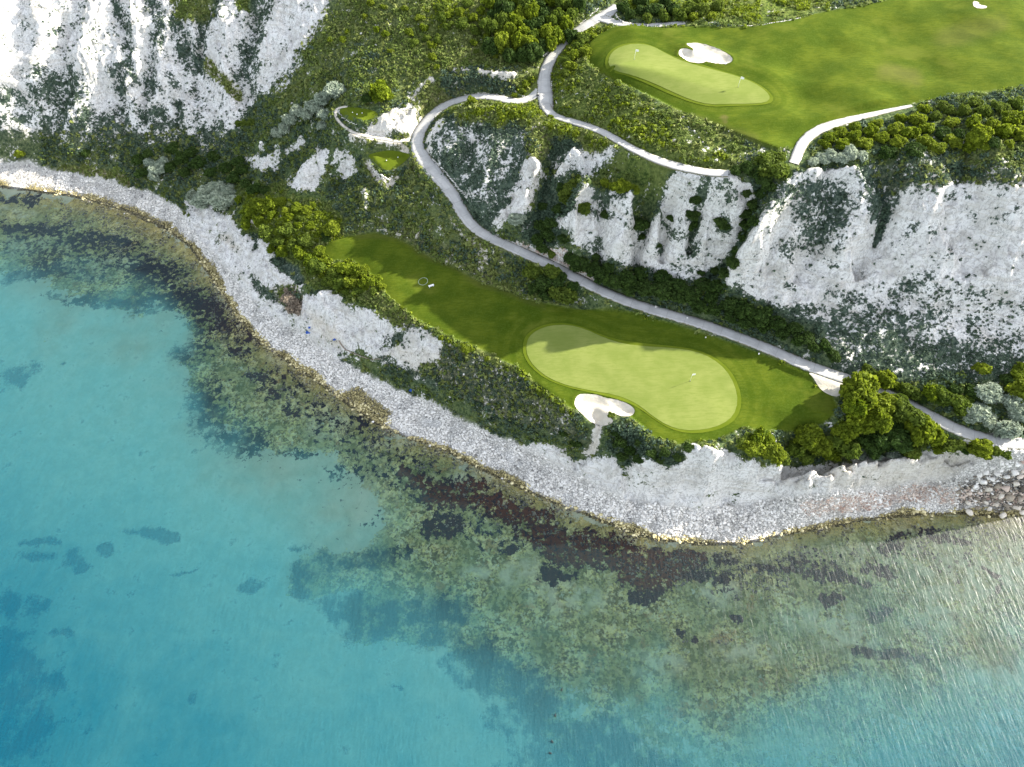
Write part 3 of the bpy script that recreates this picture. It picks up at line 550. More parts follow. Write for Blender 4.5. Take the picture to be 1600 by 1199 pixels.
    rs = t.mix(sep.outputs[2], (.46, .33, .27), (.74, .64, .55)); stone = t.mix(t.math('MULTIPLY', pink, t.rng(n2, .42, .62)), stone, rs)
    alg = t.mix(t.rng(n2, .38, .62), (.10, .085, .035), (.62, .53, .26)); alg = t.mix(t.rng(se, .015, .07), (.05, .045, .025), alg); wf = t.rng(t.math('ADD', wet, t.math('MULTIPLY_ADD', n2, 1.2, -.6)), .4, .75); stone = t.mix(wf, stone, alg)
    col = t.mix(beach, col, stone)
    rk = t.math('MULTIPLY', t.math('SUBTRACT', 1.0, mown), 1.0)
    h = t.math('ADD', t.noise(1.1, 6, rough=.68), t.math('MULTIPLY', t.rng(se, 0, .2), t.math('MULTIPLY', beach, .35)))
    nb = t.bump(t.math('MULTIPLY', h, rk), .75, .9); nb = t.bump(t.math('MULTIPLY', t.noise(7, 4), rk), .09, .7, nb); nb = t.bump(g2, .05, .35, nb)
    col = t.mix(t.math('MULTIPLY', t.attr('dank'), t.rng(n2, .3, .55)), col, (.045, .042, .038))
    t.pbr(col, .95, nb, .02); return t.m
def mat_seabed():
    t = NT('seabed'); A = lambda k: t.attr(k); reef, weed, red, wet, pale = [A(k) for k in ('reef', 'weed', 'red', 'wet', 'pale')]
    n1 = t.noise(.3, 4); n2 = t.noise(1.8, 5, rough=.7); n3 = t.noise(5, 3)
    sand = t.mix(t.rng(n1, .35, .65), (.58, .61, .42), (.70, .72, .52))
    wv = t.n.new('ShaderNodeVectorMath'); wv.operation = 'MULTIPLY_ADD'; t.link(t.noise(1.1, 4, out=1), wv.inputs[0]); wv.inputs[1].default_value = (1.3, 1.3, 1.3); t.link(t.pos(), wv.inputs[2]); wp = wv.outputs[0]
    sc = t.voro(.95, wp, out='Color'); sep = t.n.new('ShaderNodeSeparateColor'); t.link(sc, sep.inputs[0]); sc3 = t.voro(2.4, wp, out='Color'); sp3 = t.n.new('ShaderNodeSeparateColor'); t.link(sc3, sp3.inputs[0])
    rock = t.mix(t.rng(n2, .36, .64), (.13, .11, .035), (.95, .80, .30)); rock = t.mix(t.rng(sep.outputs[0], .62, .8, 0, .7), rock, (.98, .86, .40)); rock = t.mix(t.rng(sep.outputs[1], .74, .84, 0, .8), rock, (.12, .11, .03)); rock = t.mix(t.rng(sp3.outputs[0], .6, .9, 0, .55), rock, (.10, .10, .05)); rock = t.mix(t.rng(sp3.outputs[1], .7, .9, 0, .5), rock, (.98, .90, .55))
    gz = t.noise(.18, 4); rock = t.mix(t.rng(gz, .42, .6, 0, .55), rock, (.22, .26, .09)); orr = t.noise(.28, 3); rock = t.mix(t.math('MULTIPLY', t.rng(orr, .6, .68), t.rng(n2, .4, .6, 0, .7)), rock, (.42, .20, .06))
    rock = t.mix(t.math('MULTIPLY', wet, t.rng(n3, .4, .6)), rock, (.62, .50, .16))
    rock = t.mix(t.math('MULTIPLY', pale, t.rng(t.noise(.5, 4), .35, .6)), rock, (.80, .76, .50))
    e = t.math('MULTIPLY_ADD', t.noise(.5, 5, rough=.7), 2.4, -1.2)
    col = t.mix(t.rng(t.math('ADD', reef, e), .40, .60), sand, rock)
    e2 = t.math('MULTIPLY_ADD', t.noise(.8, 6, rough=.72), 3.2, -1.6); wm = t.rng(t.math('ADD', weed, e2), .44, .58); deep = t.attr('deep'); e3 = t.math('MULTIPLY_ADD', t.noise(.30, 6, rough=.68), 3.0, -1.5); wm = t.mix(deep, wm, t.rng(t.math('ADD', weed, e3), .25, .88))
    wc = t.mix(t.math('MULTIPLY', red, t.rng(n2, .40, .52)), (.012, .016, .028), (.15, .045, .02)); col = t.mix(wm, col, wc)
    t.pbr(col, .9, t.bump(t.noise(1.6, 5, rough=.7), .5, .8), .1); return t.m
def mat_water():
    t = NT('water'); dep = t.attr('depth'); mur = t.attr('murk')
    # swell and chop; the chop runs from the open sea onto the shore
    w1 = t.noise(1.0, 3, t.map(t.pos(), (1.55, .34, 1), (0, 0, R(28))), rough=.5, dist=.4); w2 = t.noise(1.0, 2, t.map(t.pos(), (3.6, .9, 1), (0, 0, R(22))), dist=.3); w3 = t.noise(.05, 3)
    hgt = t.math('ADD', w1, t.math('MULTIPLY', w2, .4)); st = t.rng(w3, .3, .7, .55, 1.0)
    b = t.bump(t.math('MULTIPLY', hgt, st), .095, 1.0)
    tr = t.n.new('ShaderNodeBsdfTransparent'); c = t.n.new('ShaderNodeCombineColor')
    for i, k in enumerate((-.185, -.058, -.052)): t.link(t.math('EXPONENT', t.math('MULTIPLY', dep, k)), c.inputs[i])
    t.link(c.outputs[0], tr.inputs[0])
    df = t.n.new('ShaderNodeBsdfDiffuse'); big = t.noise(.02, 2)
    t.set(df.inputs[0], t.mix(t.rng(dep, 2.0, 5.6), (.065, .30, .355), (.002, .125, .20))); t.link(b, df.inputs['Normal'])
    wgt = t.math('SUBTRACT', 1.0, t.math('EXPONENT', t.math('MULTIPLY', t.math('MULTIPLY', dep, mur), -.052)))
    m1 = t.n.new('ShaderNodeMixShader'); t.link(wgt, m1.inputs[0]); t.link(tr.outputs[0], m1.inputs[1]); t.link(df.outputs[0], m1.inputs[2])
    gl = t.n.new('ShaderNodeBsdfGlossy'); gl.inputs['Roughness'].default_value = .40; t.link(b, gl.inputs['Normal'])
    fr = t.n.new('ShaderNodeFresnel'); fr.inputs[0].default_value = 1.345; t.link(b, fr.inputs['Normal'])
    m2 = t.n.new('ShaderNodeMixShader'); t.link(t.math('MULTIPLY', fr.outputs[0], 1.0), m2.inputs[0]); t.link(m1.outputs[0], m2.inputs[1]); t.link(gl.outputs[0], m2.inputs[2]); t.link(m2.outputs[0], t.out.inputs[0])
    return t.m
def mat_green():
    t = NT('green_turf'); n = t.noise(.25, 3); n2 = t.noise(1.2, 4, t.map(t.pos(), (.5, 2.2, 1), (0, 0, -.25))); n3 = t.noise(8, 2)
    c = t.mix(t.rng(n, .3, .7), (.140, .176, .040), (.178, .208, .056)); c = t.mix(t.math('MULTIPLY', t.rng(n2, .4, .7), .5), c, (.122, .160, .030)); c = t.mix(t.math('MULTIPLY', t.rng(n3, .5, .8), .25), c, (.17, .20, .055))
    t.pbr(c, .9, t.bump(n2, .04, .4), .03); return t.m
def mat_collar():
    t = NT('collar_turf'); n = t.noise(.4, 3); c = t.mix(t.rng(n, .3, .7), (.080, .112, .008), (.100, .130, .012)); t.pbr(c, .9, t.bump(t.noise(6, 2), .03, .5), .03); return t.m
def mat_sand():
    t = NT('bunker_sand'); n = t.noise(.6, 4); c = t.mix(t.rng(n, .3, .7), (.46, .42, .34), (.58, .54, .46)); c = t.mix(t.rng(t.noise(5, 3), .6, .8), c, (.42, .38, .31))
    t.pbr(c, .95, t.bump(t.noise(3, 3), .12, .6), .1); return t.m
def mat_path():
    t = NT('path_concrete'); ac = t.attr('across'); al = t.attr('along'); n = t.noise(.5, 4); c = t.mix(t.rng(n, .3, .7), (.37, .365, .35), (.48, .475, .455)); c = t.mix(t.math('MULTIPLY', t.rng(t.noise(4, 4, rough=.7), .5, .75), .5), c, (.30, .295, .28))
    c = t.mix(t.rng(t.voro(.33, feat='DISTANCE_TO_EDGE'), .006, .0), c, (.28, .28, .27))
    jt = t.math('ABSOLUTE', t.math('SUBTRACT', t.math('FRACT', t.math('MULTIPLY', al, .28)), .5)); c = t.mix(t.rng(jt, .014, .004, 0, .55), c, (.16, .155, .14))
    tw = t.math('ABSOLUTE', t.math('SUBTRACT', t.math('ABSOLUTE', ac), .5)); c = t.mix(t.math('MULTIPLY', t.rng(tw, .18, .0), t.rng(n, .35, .65, .1, .4)), c, (.27, .265, .255))
    c = t.mix(t.rng(t.math('ADD', t.math('ABSOLUTE', ac), t.math('MULTIPLY_ADD', t.noise(1.6, 4), .7, -.35)), .86, .98), c, (.17, .16, .09))
    t.pbr(c, .85, t.bump(t.noise(20, 3), .02, .5), .2); return t.m
def mat_chalkpath():
    t = NT('chalk_track'); c = t.mix(t.rng(t.noise(2, 4), .3, .7), (.46, .42, .35), (.66, .62, .55)); t.pbr(c, .95, t.bump(t.noise(8, 3), .04, .6), .1); return t.m
def leafmat(name, a, b, c, trans=.25):
    """a, b: dark tone (in crowns also the painted inner shade) and paler leaves; c: the odd tone"""
    t = NT(name); v = t.attr('tone'); oi = t.n.new('ShaderNodeObjectInfo').outputs['Random']
    col = t.mix(v, a, b); col = t.mix(t.math('MULTIPLY', t.rng(oi, 0, 1, smooth=False), .35), col, c)
    col = t.mix(t.math('MULTIPLY', t.rng(t.noise(.8, 3), .45, .7), .3), col, a)
    p = t.n.new('ShaderNodeBsdfPrincipled'); t.set(p.inputs['Base Color'], col); p.inputs['Roughness'].default_value = .75; p.inputs['Specular IOR Level'].default_value = .15
    tl = t.n.new('ShaderNodeBsdfTranslucent'); t.link(col, tl.inputs[0]); m = t.n.new('ShaderNodeMixShader'); m.inputs[0].default_value = trans
    t.link(p.outputs[0], m.inputs[1]); t.link(tl.outputs[0], m.inputs[2]); t.link(m.outputs[0], t.out.inputs[0]); return t.m
def plain(name, col, rough=.6, var=.15, sc=4, bump=0, **kw):
    t = NT(name); c2 = tuple(x*(1-var*2) for x in col); c = t.mix(t.rng(t.noise(sc, 3), .35, .7), col, c2)
    t.pbr(c, rough, t.bump(t.noise(sc*2, 4), bump, .8) if bump else None, .3, **kw); return t.m
def mat_stone(name, a, b):
    t = NT(name); v = t.attr('tone'); c = t.mix(v, a, b); c = t.mix(t.math('MULTIPLY', t.rng(t.noise(3, 4), .5, .75), .5), c, tuple(x*.55 for x in a)); t.pbr(c, .92, t.bump(t.noise(6, 4), .08, .8), .12); return t.m
M = {'ground': mat_ground(), 'seabed': mat_seabed(), 'water': mat_water(), 'green': mat_green(), 'collar': mat_collar(), 'sand': mat_sand(), 'path': mat_path(), 'track': mat_chalkpath(),
 'bright': leafmat('leaf_bright', (0.0753, 0.1240, 0.0071), (0.2391, 0.3011, 0.0160), (0.2657, 0.3011, 0.0354), .4), 'mid': leafmat('leaf_mid', (0.0481, 0.0866, 0.0095), (0.1539, 0.2116, 0.0240), (0.1731, 0.2116, 0.0385), .35),
 'dark': leafmat('leaf_dark', (0.0205, 0.0461, 0.0093), (0.0666, 0.1179, 0.0185), (0.0820, 0.1230, 0.0307), .3), 'silver': leafmat('leaf_silver', (0.1647, 0.2196, 0.1647), (0.4689, 0.5285, 0.4055), (0.4689, 0.5079, 0.3675), .3),
 'dead': leafmat('twig_dead', (.14, .11, .08), (.38, .31, .23), (.3, .26, .2), .1), 'scrub': leafmat('leaf_scrub', (0.0305, 0.0584, 0.0381), (0.1271, 0.1843, 0.1144), (0.1907, 0.2288, 0.1652), .3),
 'scrubg': leafmat('leaf_scrub_green', (0.0473, 0.0948, 0.0135), (0.1894, 0.2707, 0.0432), (0.2978, 0.3114, 0.1218), .35), 'grass': leafmat('grass_blades', (0.0757, 0.1190, 0.0162), (0.3031, 0.3355, 0.1082), (0.4330, 0.3896, 0.2165), .25),
 'bark': plain('bark', (.16, .12, .085), .9, .2, 6, .03), 'stone': mat_stone('beach_stone', (.58, .55, .50), (.93, .90, .845)), 'wetstone': mat_stone('algae_stone', (.34, .28, .11), (.86, .77, .46)),
 'pinkstone': mat_stone('ruddy_stone', (.42, .29, .23), (.78, .68, .58)), 'tanstone': mat_stone('tan_stone', (.34, .28, .22), (.76, .70, .60)), 'darkstone': mat_stone('dark_stone', (.05, .045, .04), (.42, .36, .28)), 'white': plain('white_paint', (.8, .8, .79), .4, .03), 'line': plain('ring_paint', (.30, .36, .24), .7, .1),
 'black': plain('black_feather', (.015, .015, .017), .6, .1), 'blue': plain('blue_plastic', (.02, .10, .45), .35, .2, 9), 'wood': plain('bleached_wood', (.33, .27, .21), .85, .2, 8, .02), 'cup': plain('cup_liner', (.03, .03, .03), .7, .1), 'red': plain('red_paint', (.5, .03, .02), .4, .05)}

# ------------------------------------------------------------------ ground, sea bed, water
V = np.stack([XX, YY, Hm], -1).reshape(-1, 3); idx = np.arange(NX*NY).reshape(NY, NX)
Q = np.stack([idx[:-1, :-1], idx[:-1, 1:], idx[1:, 1:], idx[1:, :-1]], -1).reshape(-1, 4)
zf = Hm.reshape(-1)[Q].max(1); land = zf > -.12
def sub(F):
    u, inv = np.unique(F, return_inverse=True); return u, inv.reshape(F.shape)
u, F = sub(Q[land]); tag(link('ground', mesh('ground', V[u], F, M['ground'], {k: a.reshape(-1)[u] for k, a in ch.items()}, True)), kind='structure')
# sea bed cover
for k in ('reef', 'weed', 'red', 'pale'): ch[k] = np.zeros(XX.shape)
wa = wa*1.3+(fbm(XX/14, YY/14, 3, 505)-.5)*60; wb = wb*1.3+(fbm(XX/14, YY/14, 3, 525)-.5)*46
REEF = SHORE[2:-2]+[(2300,1260),(930,1260),(900,1210),(868,1140),(800,1100),(755,1075),(730,1035),(650,1010),(570,1002),(545,965),(575,935),(545,930),(480,942),(450,925),(445,890),(480,860),(520,862),(575,845),(590,800),(560,735),(505,700),(430,700),(375,690),(325,655),(290,575),(318,545),(290,490),(240,470),(190,488),(130,470),(90,445),(60,425),(0,415),(-500,400)]
paint(REEF, 14, 1, reef=.92)
paint([(930,1260),(868,1140),(800,1080),(870,1050),(960,1090),(1100,1140),(1250,1150),(1700,1100),(1700,1260)], 40, 1, reef=.6)
PX2 = None
def blobs(lst, **kv):
    for x, y, rx, ry in lst:
        a = np.linspace(0, 2*math.pi, 12, endpoint=False); paint([(x+rx*math.cos(t), y+ry*math.sin(t)) for t in a], max(5, min(rx, ry)*(.95 if x < 620 else .6)), .8, **kv)
paint([(0,335),(90,345),(190,370),(260,400),(310,440),(330,500),(345,560),(310,560),(280,500),(230,470),(120,440),(60,420),(0,390)], 14, 1, weed=.5)
blobs([(60,430,60,14),(200,475,70,12),(130,470,40,10),(150,380,60,12),(60,350,60,10),(30,302,50,8),(290,560,24,20),(320,640,40,44),(370,690,40,22),(255,420,50,20)], weed=.75)
blobs([(355,505,34,26),(392,535,30,14),(340,470,26,22),(370,560,20,10),(440,580,22,10),(420,610,20,16),(450,640,24,8),(395,590,18,12)], weed=.72, red=.3)
paint([(400,560),(520,620),(620,680),(740,740),(900,820),(1000,860),(1100,870),(1220,870),(1320,860),(1320,900),(1100,900),(900,900),(740,860),(600,760),(480,680)], 16, 1, weed=.38)
blobs([(700,775,40,26),(760,790,40,18),(820,800,60,22),(870,845,60,24),(930,855,60,24),(980,870,60,26),(1030,885,60,26),(1070,870,40,16),(900,875,40,22),(740,760,24,10),(660,755,18,12),(1010,910,40,22),(1050,885,30,26),(640,740,14,9)], weed=.74, red=1)
blobs([(560,655,10,6),(568,667,9,6),(880,915,26,20),(1010,940,30,14),(1085,900,24,14),(1130,905,22,18),(1135,870,24,8),(1150,965,10,8),(690,830,30,16),(1090,1005,8,8),(1060,1000,12,8),(805,865,14,10)], weed=.8, red=.25)
blobs([(1275,888,40,9),(1310,900,40,10),(1345,905,36,10),(1380,880,22,12),(1400,850,30,12),(1470,840,40,10),(1220,885,30,7),(1540,890,22,7),(1560,910,10,12),(1310,935,26,10),(1370,960,14,16),(1390,1030,60,14),(1260,870,18,5)], weed=.72, red=.35)
blobs([(545,880,60,22),(600,870,50,20),(480,910,30,22),(520,940,50,16),(600,990,60,20),(680,1000,50,20),(740,1035,50,30),(800,1060,60,30),(850,1100,40,40),(900,1150,60,30),(640,960,50,20),(470,850,20,10),(560,800,30,20),(540,740,40,20),(450,705,40,10),(700,960,50,24)], weed=.72)
blobs([(235,835,50,10),(265,838,26,8),(165,865,10,14),(115,870,22,22),(130,888,24,8),(65,840,26,8),(60,862,22,10),(15,940,20,26),(65,950,26,16),(110,1000,20,8),(20,1020,36,34),(50,1080,50,36),(10,1130,40,40),(380,905,16,10),(285,895,20,4),(50,575,12,12),(20,590,24,16),(100,568,6,4),(85,1140,22,14),(300,1085,14,14),(460,740,10,5),(600,1075,8,5)], weed=1.0)
blobs([(880,1185,90,50),(820,1120,60,36),(930,1150,60,40),(760,1060,50,26),(1010,1190,60,30),(30,1150,60,60),(25,1020,44,44),(480,890,40,24),(560,960,50,20),(0,590,24,24),(300,470,60,10)], weed=.8)
blobs([(1540,975,50,22),(1500,985,14,8),(1275,1005,12,16),(1265,1000,20,14),(1100,1100,18,8)], weed=.0, reef=1, wet=.2, pale=0); 
paint([(1080,860),(1600,815),(1600,900),(1450,900),(1250,860),(1150,880)], 14, 1, pale=.4)
blobs([(1300,970,60,26),(1330,1010,50,24),(1500,900,60,30),(1580,870,50,30),(1460,940,60,30),(1030,1050,40,20),(1170,1020,50,20),(1120,930,50,14),(900,950,60,20),(820,910,40,16),(760,905,40,14),(1560,1060,70,30),(1240,1160,50,20),(1400,1180,50,20),(750,700+40,30,12),(745,745,26,14),(640,690,50,8),(500,650,40,16),(170,425,60,10),(60,385,40,14),(440,560,30,8),(500,800,90,60),(30,320,40,8)], pale=.8)
blobs([(500,790,90,50),(455,760,60,40)], reef=.1, weed=0)
ch['deep'] = sstep(-1.6, -2.8, Hm)
MURK = .32+.6*(1-ch['reef'])+1.1*ch['deep']
for _ in range(24): Q_ = np.pad(MURK, 1, mode='edge'); MURK = .2*(MURK+Q_[:-2, 1:-1]+Q_[2:, 1:-1]+Q_[1:-1, :-2]+Q_[1:-1, 2:])
sea_f = (~land); u, F = sub(Q[sea_f]); tag(link('seabed', mesh('seabed', V[u], F, M['seabed'], {k: ch[k].reshape(-1)[u] for k in ('reef', 'weed', 'red', 'wet', 'pale', 'deep')}, True)), kind='structure')
wf_ = Hm.reshape(-1)[Q].min(1) < .25; u, F = sub(Q[wf_]); VW = V[u].copy(); dpt = np.clip(-VW[:, 2], 0, 40); VW[:, 2] = 0
tag(link('sea', mesh('sea', VW, F, M['water'], {'depth': dpt, 'murk': (MURK.reshape(-1)[u])}, True)), kind='structure')
# ------------------------------------------------------------------ sheets that lie on the ground
def ribbon(name, pl, half, mat, off, nacross=4, taper=None, jag=.05):
    q = smooth_line(world_line(pl), 3); q = q[(np.abs(q[:, 0]) < 180)]
    seg = np.r_[0, np.cumsum(np.hypot(*np.diff(q[:, :2], axis=0).T))]; n = int(seg[-1]/.5); s = np.linspace(0, seg[-1], n)
    c = np.stack([np.interp(s, seg, q[:, k]) for k in range(3)], 1); t = np.gradient(c[:, :2], axis=0); t /= np.linalg.norm(t, axis=1)[:, None]; nn = np.stack([-t[:, 1], t[:, 0]], 1)
    h = np.interp(s/seg[-1], *zip(*taper)) if taper else np.full(n, half)
    V = []
    for k in range(nacross+1):
        f = k/nacross*2-1; w_ = h*f; 
        if abs(f) == 1: w_ = w_*(1+jag*(vnoise(s*1.3, s*0+k, 5)-.5)*2)
        p = c[:, :2]+nn*w_[:, None]; V.append(np.stack([p[:, 0], p[:, 1], np.maximum(ground(p[:, 0], p[:, 1]), c[:, 2]-.25)+off], 1))
    V = np.stack(V, 1); top = V.reshape(-1, 3); m = nacross+1; ac = np.tile(np.linspace(-1, 1, m), n); al = np.repeat(s, m); ac = np.r_[ac, np.full(n, -1), np.full(n, 1)]; al = np.r_[al, s, s]
    for side in (0, nacross):                                     # slab edges down into the ground
        e = V[:, side].copy(); e[:, 2] -= off+.12; top = np.vstack([top, e])
    F = []; A = np.arange(n-1)
    for k in range(nacross): F.append(np.stack([A*m+k, (A+1)*m+k, (A+1)*m+k+1, A*m+k+1], 1))
    b0 = n*m; b1 = b0+n
    F.append(np.stack([b0+A, b0+A+1, (A+1)*m, A*m], 1)); F.append(np.stack([A*m+nacross, (A+1)*m+nacross, b1+A+1, b1+A], 1))
    F = np.vstack(F)[:, ::-1]
    return tag(link(name, mesh(name, top, F, mat, {'across': ac, 'along': al})), kind='structure')
ribbon('cart_path', PATH_MAIN, 1.12, M['path'], .10, taper=[(0, 1.35), (.52, 1.25), (.72, 1.3), (.775, 1.5), (.80, 1.9), (.83, 1.5), (.88, 1.2), (1, 1.1)])
ribbon('cart_path', PATH_UP, 1.15, M['path'], .115, taper=[(0, 1.5), (.12, 1.75), (.3, 1.35), (.6, 1.2), (.85, 1.5), (1, 1.5)])
ribbon('cart_path', PATH_FORK, .95, M['path'], .13, taper=[(0, 1.6), (.3, 1.1), (1, .8)])
ribbon('cart_path', PATH_RIM, .95, M['path'], .122, taper=[(0, 1.2), (.15, 1.0), (.6, .95), (.8, 1.15), (1, 1.0)])
ribbon('cart_path', PATH_EAST, 1.0, M['path'], .10, taper=[(0, .95), (.4, 1.1), (1, .35)])
ribbon('footpath', FOOTPATH, .42, M['track'], .07, nacross=2, taper=[(0, .7), (.2, .45), (1, .3)])
def sheet(name, Pw, mat, off, step=.6, skirt=.15):
    """a sheet of turf or sand lying on the ground inside a world outline"""
    P = np.asarray(Pw)[:, :2]; n = len(P); x0, y0 = P.min(0); x1, y1 = P.max(0); gx, gy = np.meshgrid(np.arange(x0, x1, step), np.arange(y0, y1, step)); gx = gx.ravel(); gy = gy.ravel()
    d, _ = seg_dist(gx, gy, P, True); m = inside(gx, gy, P) & (d > step*.45); pts = [Vector(p) for p in P]+[Vector((a, b)) for a, b in zip(gx[m], gy[m])]
    r = geometry.delaunay_2d_cdt(pts, [(i, (i+1) % n) for i in range(n)], [], 1, 1e-4)
    v = np.array([(p[0], p[1]) for p in r[0]]); f = [tuple(t) for t in r[2]]; z = ground(v[:, 0], v[:, 1])+off
    V = np.column_stack([v, z]); c = [sum((v[i] for i in t))/len(t) for t in f]; c = np.array(c); ok = inside(c[:, 0], c[:, 1], P); f = [t for t, o in zip(f, ok) if o]
    me = mesh(name, V, f, mat, smooth=True)
    return tag(link(name, me), kind='structure')
for gp in (GREEN_LOW, GREEN_UP):
    q = hits(smooth_line(gp, 1, True)); c = q.mean(0); d = q-c; ln_ = np.linalg.norm(d, axis=1)[:, None]; sheet('green_collar', q+d/ln_*.75, M['collar'], .045); sheet('putting_green', q, M['green'], .085)
for q in BK: sheet('bunker', q, M['sand'], .075, .3)
sheet('sand_patch', hits(smooth_line([(1262,582),(1280,586),(1300,592),(1319,598),(1321,610),(1310,621),(1296,618),(1283,610),(1276,600),(1270,590)], 1, True)), M['sand'], .055, .5)
TEE1 = [(528,173),(540,168),(556,168),(575,171),(592,177),(588,184),(572,189),(556,192),(540,184)]
TEE2 = [(573,243),(590,238),(610,235),(628,238),(643,242),(634,252),(621,262),(605,268),(594,262),(583,252)]
sheet('bunker', hits(smooth_line([(1519,2),(1529,3),(1530,8),(1543,10),(1540,14),(1522,13)], 1, True)), M['sand'], .05, .5)
for p in (TEE1, TEE2): sheet('tee_turf', hits(smooth_line(p, 1, True)), M['collar'], .06, .5)
# ------------------------------------------------------------------ leaves, crowns, tufts
def rand_unit(n, r):
    v = r.normal(size=(n, 3)); return v/np.linalg.norm(v, axis=1)[:, None]
def cards(c, nrm, size, r, elong=1.5):
    """one small bent leaf-spray quad per centre, facing about nrm"""
    n = len(c); a = np.cross(nrm, rand_unit(n, r)); a /= np.linalg.norm(a, axis=1)[:, None]+1e-9; b = np.cross(nrm, a)
    s = size[:, None]*.5; V = np.stack([c-a*s*elong, c-b*s, c+a*s*elong, c+b*s], 1); V += nrm[:, None]*(r.uniform(-.35, .35, (n, 4, 1))*size[:, None, None])
    return V.reshape(-1, 3), np.arange(n*4).reshape(n, 4)
def lump_ico(center, rad, r, seed):
    import bmesh
    bm = bmesh.new(); bmesh.ops.create_icosphere(bm, subdivisions=2, radius=1); V = np.array([v.co[:] for v in bm.verts]); F = np.array([[v.index for v in f.verts] for f in bm.faces]); bm.free()
    V = V*rad*(.85+.3*vnoise(V[:, :1]*2+seed, V[:, 1:2]*2+V[:, 2:]*2, seed)); return V+center, F
def n3(p, f, seed): return (vnoise(p[:, 0]*f+p[:, 2]*f*.71, p[:, 1]*f-p[:, 2]*f*.93, seed)+vnoise(p[:, 1]*f+p[:, 0]*f*.57+7, p[:, 2]*f-p[:, 0]*f*.81, seed+1))*.5
def crown(kind, seed, n=4200, leaf=.11, tall=1.0, airy=0.0):
    """unit crown (radius about 1, base at z=0): ragged, hollowed shell of leaf sprays with side shoots"""
    r = np.random.default_rng(seed); ns = 7; a = r.uniform(0, 6.28, ns); q = r.uniform(.35, .72, ns)
    ctr = np.vstack([[0, 0, .5*tall], np.stack([q*np.cos(a), q*np.sin(a), r.uniform(.3, .8, ns)*tall], 1)]); rad = np.r_[.62, r.uniform(.26, .5, ns)]
    k = r.choice(ns+1, n, p=rad**2/np.sum(rad**2)); u = rand_unit(n, r); u[:, 2] = np.where(u[:, 2] < -.4, -u[:, 2], u[:, 2])
    base = ctr[k]+u*rad[k][:, None]; g = n3(base, 3.1, seed)*.6+n3(base, 8.5, seed+5)*.4; lift = (g-.5)*1.15
    keep = g > .36; rr = rad[k]*(r.uniform(.78, 1.08+airy, n))+lift*.62; p = ctr[k]+u*rr[:, None]*np.array([1, 1, .92*tall]); p, u, g = p[keep], u[keep], g[keep]; m = len(p)
    nr = u*.8+r.normal(size=u.shape)*.6; nr /= np.linalg.norm(nr, axis=1)[:, None]; p[:, 2] = np.maximum(p[:, 2], .02)
    V, F = cards(p, nr, leaf*r.uniform(.5, 1.5, m), r, 1.6 if kind != 'silver' else 2.3)
    tone = np.repeat(np.clip((g-.4)*1.7+r.uniform(-.15, .55, m), 0, 1), 4); cv, ct = [V], [tone]; off = len(V); tri = []  # tone drops in the hollows: shade inside the crown put into leaf colour
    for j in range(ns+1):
        a_, b_ = lump_ico(np.zeros(3), 1.0, r, seed+j); w_ = rad[j]*(.78+(n3(a_*rad[j]+ctr[j], 3.1, seed)-.5)*.9); a_ = a_*w_[:, None]*np.array([1, 1, .92*tall])+ctr[j]; cv.append(a_); tri.append(b_+off); off += len(a_); ct.append(np.full(len(a_), .0))  # core takes the darkest tone, painting the shaded gaps between sprays
    return np.vstack(cv), F.tolist()+np.vstack(tri).tolist(), np.concatenate(ct)
def tube_mesh(paths, sides=6):
    V = []; F = []
    for P, Rr in paths:
        P = np.array(P, float); o = len(V)
        for i, (p, rr) in enumerate(zip(P, Rr)):
            d = P[min(i+1, len(P)-1)]-P[max(i-1, 0)]; d /= np.linalg.norm(d)+1e-9; a = np.cross(d, (.3, .9, .2)); a /= np.linalg.norm(a); b = np.cross(d, a)
            for k in range(sides): t = 2*math.pi*k/sides; V.append(p+(a*math.cos(t)+b*math.sin(t))*rr)
        for i in range(len(P)-1):
            for k in range(sides): F.append((o+i*sides+k, o+i*sides+(k+1) % sides, o+(i+1)*sides+(k+1) % sides, o+(i+1)*sides+k))
        F.append(tuple(o+k for k in range(sides))[::-1]); F.append(tuple(o+(len(P)-1)*sides+k for k in range(sides)))
    return V, F
def trunk(seed):
    r = np.random.default_rng(seed); P = [([(0, 0, -.25), (.02, .01, .15), (r.uniform(-.06, .06), r.uniform(-.06, .06), .45), (0, 0, .95)], [.085, .065, .05, .022])]
    for k in range(5): a = k*1.25+r.uniform(-.3, .3); h = .12+.09*k; P.append(([(0, 0, h), (.22*math.cos(a), .22*math.sin(a), h+.2), (.5*math.cos(a), .5*math.sin(a), h+.42)], [.045, .03, .012]))
    return tube_mesh(P)
PROTO = {}
for kind, tall, leaf, n, airy in (('bright', .95, .15, 4400, .12), ('mid', .9, .15, 4200, .12), ('dark', .85, .15, 4000, .08), ('silver', .85, .13, 4800, .3), ('dead', .6, .13, 3000, .2)):
    PROTO[kind] = []
    for v in range(4 if kind in ('bright', 'dark') else 3):
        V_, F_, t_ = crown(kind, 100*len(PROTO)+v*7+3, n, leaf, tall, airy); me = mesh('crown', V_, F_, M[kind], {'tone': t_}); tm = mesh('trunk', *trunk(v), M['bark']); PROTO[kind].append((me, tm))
ORD = 'first second third fourth fifth sixth seventh eighth ninth tenth eleventh twelfth thirteenth fourteenth fifteenth sixteenth seventeenth eighteenth nineteenth twentieth twenty-first twenty-second twenty-third twenty-fourth twenty-fifth twenty-sixth twenty-seventh twenty-eighth twenty-ninth thirtieth thirty-first thirty-second thirty-third thirty-fourth thirty-fifth thirty-sixth thirty-seventh thirty-eighth thirty-ninth fortieth forty-first forty-second forty-third forty-fourth forty-fifth forty-sixth forty-seventh forty-eighth forty-ninth fiftieth'.split()
WORD = {'bright': 'yellow-green', 'mid': 'mid-green', 'dark': 'dark green', 'silver': 'silvery grey-green', 'dead': 'brown dried-out'}
treespots = []
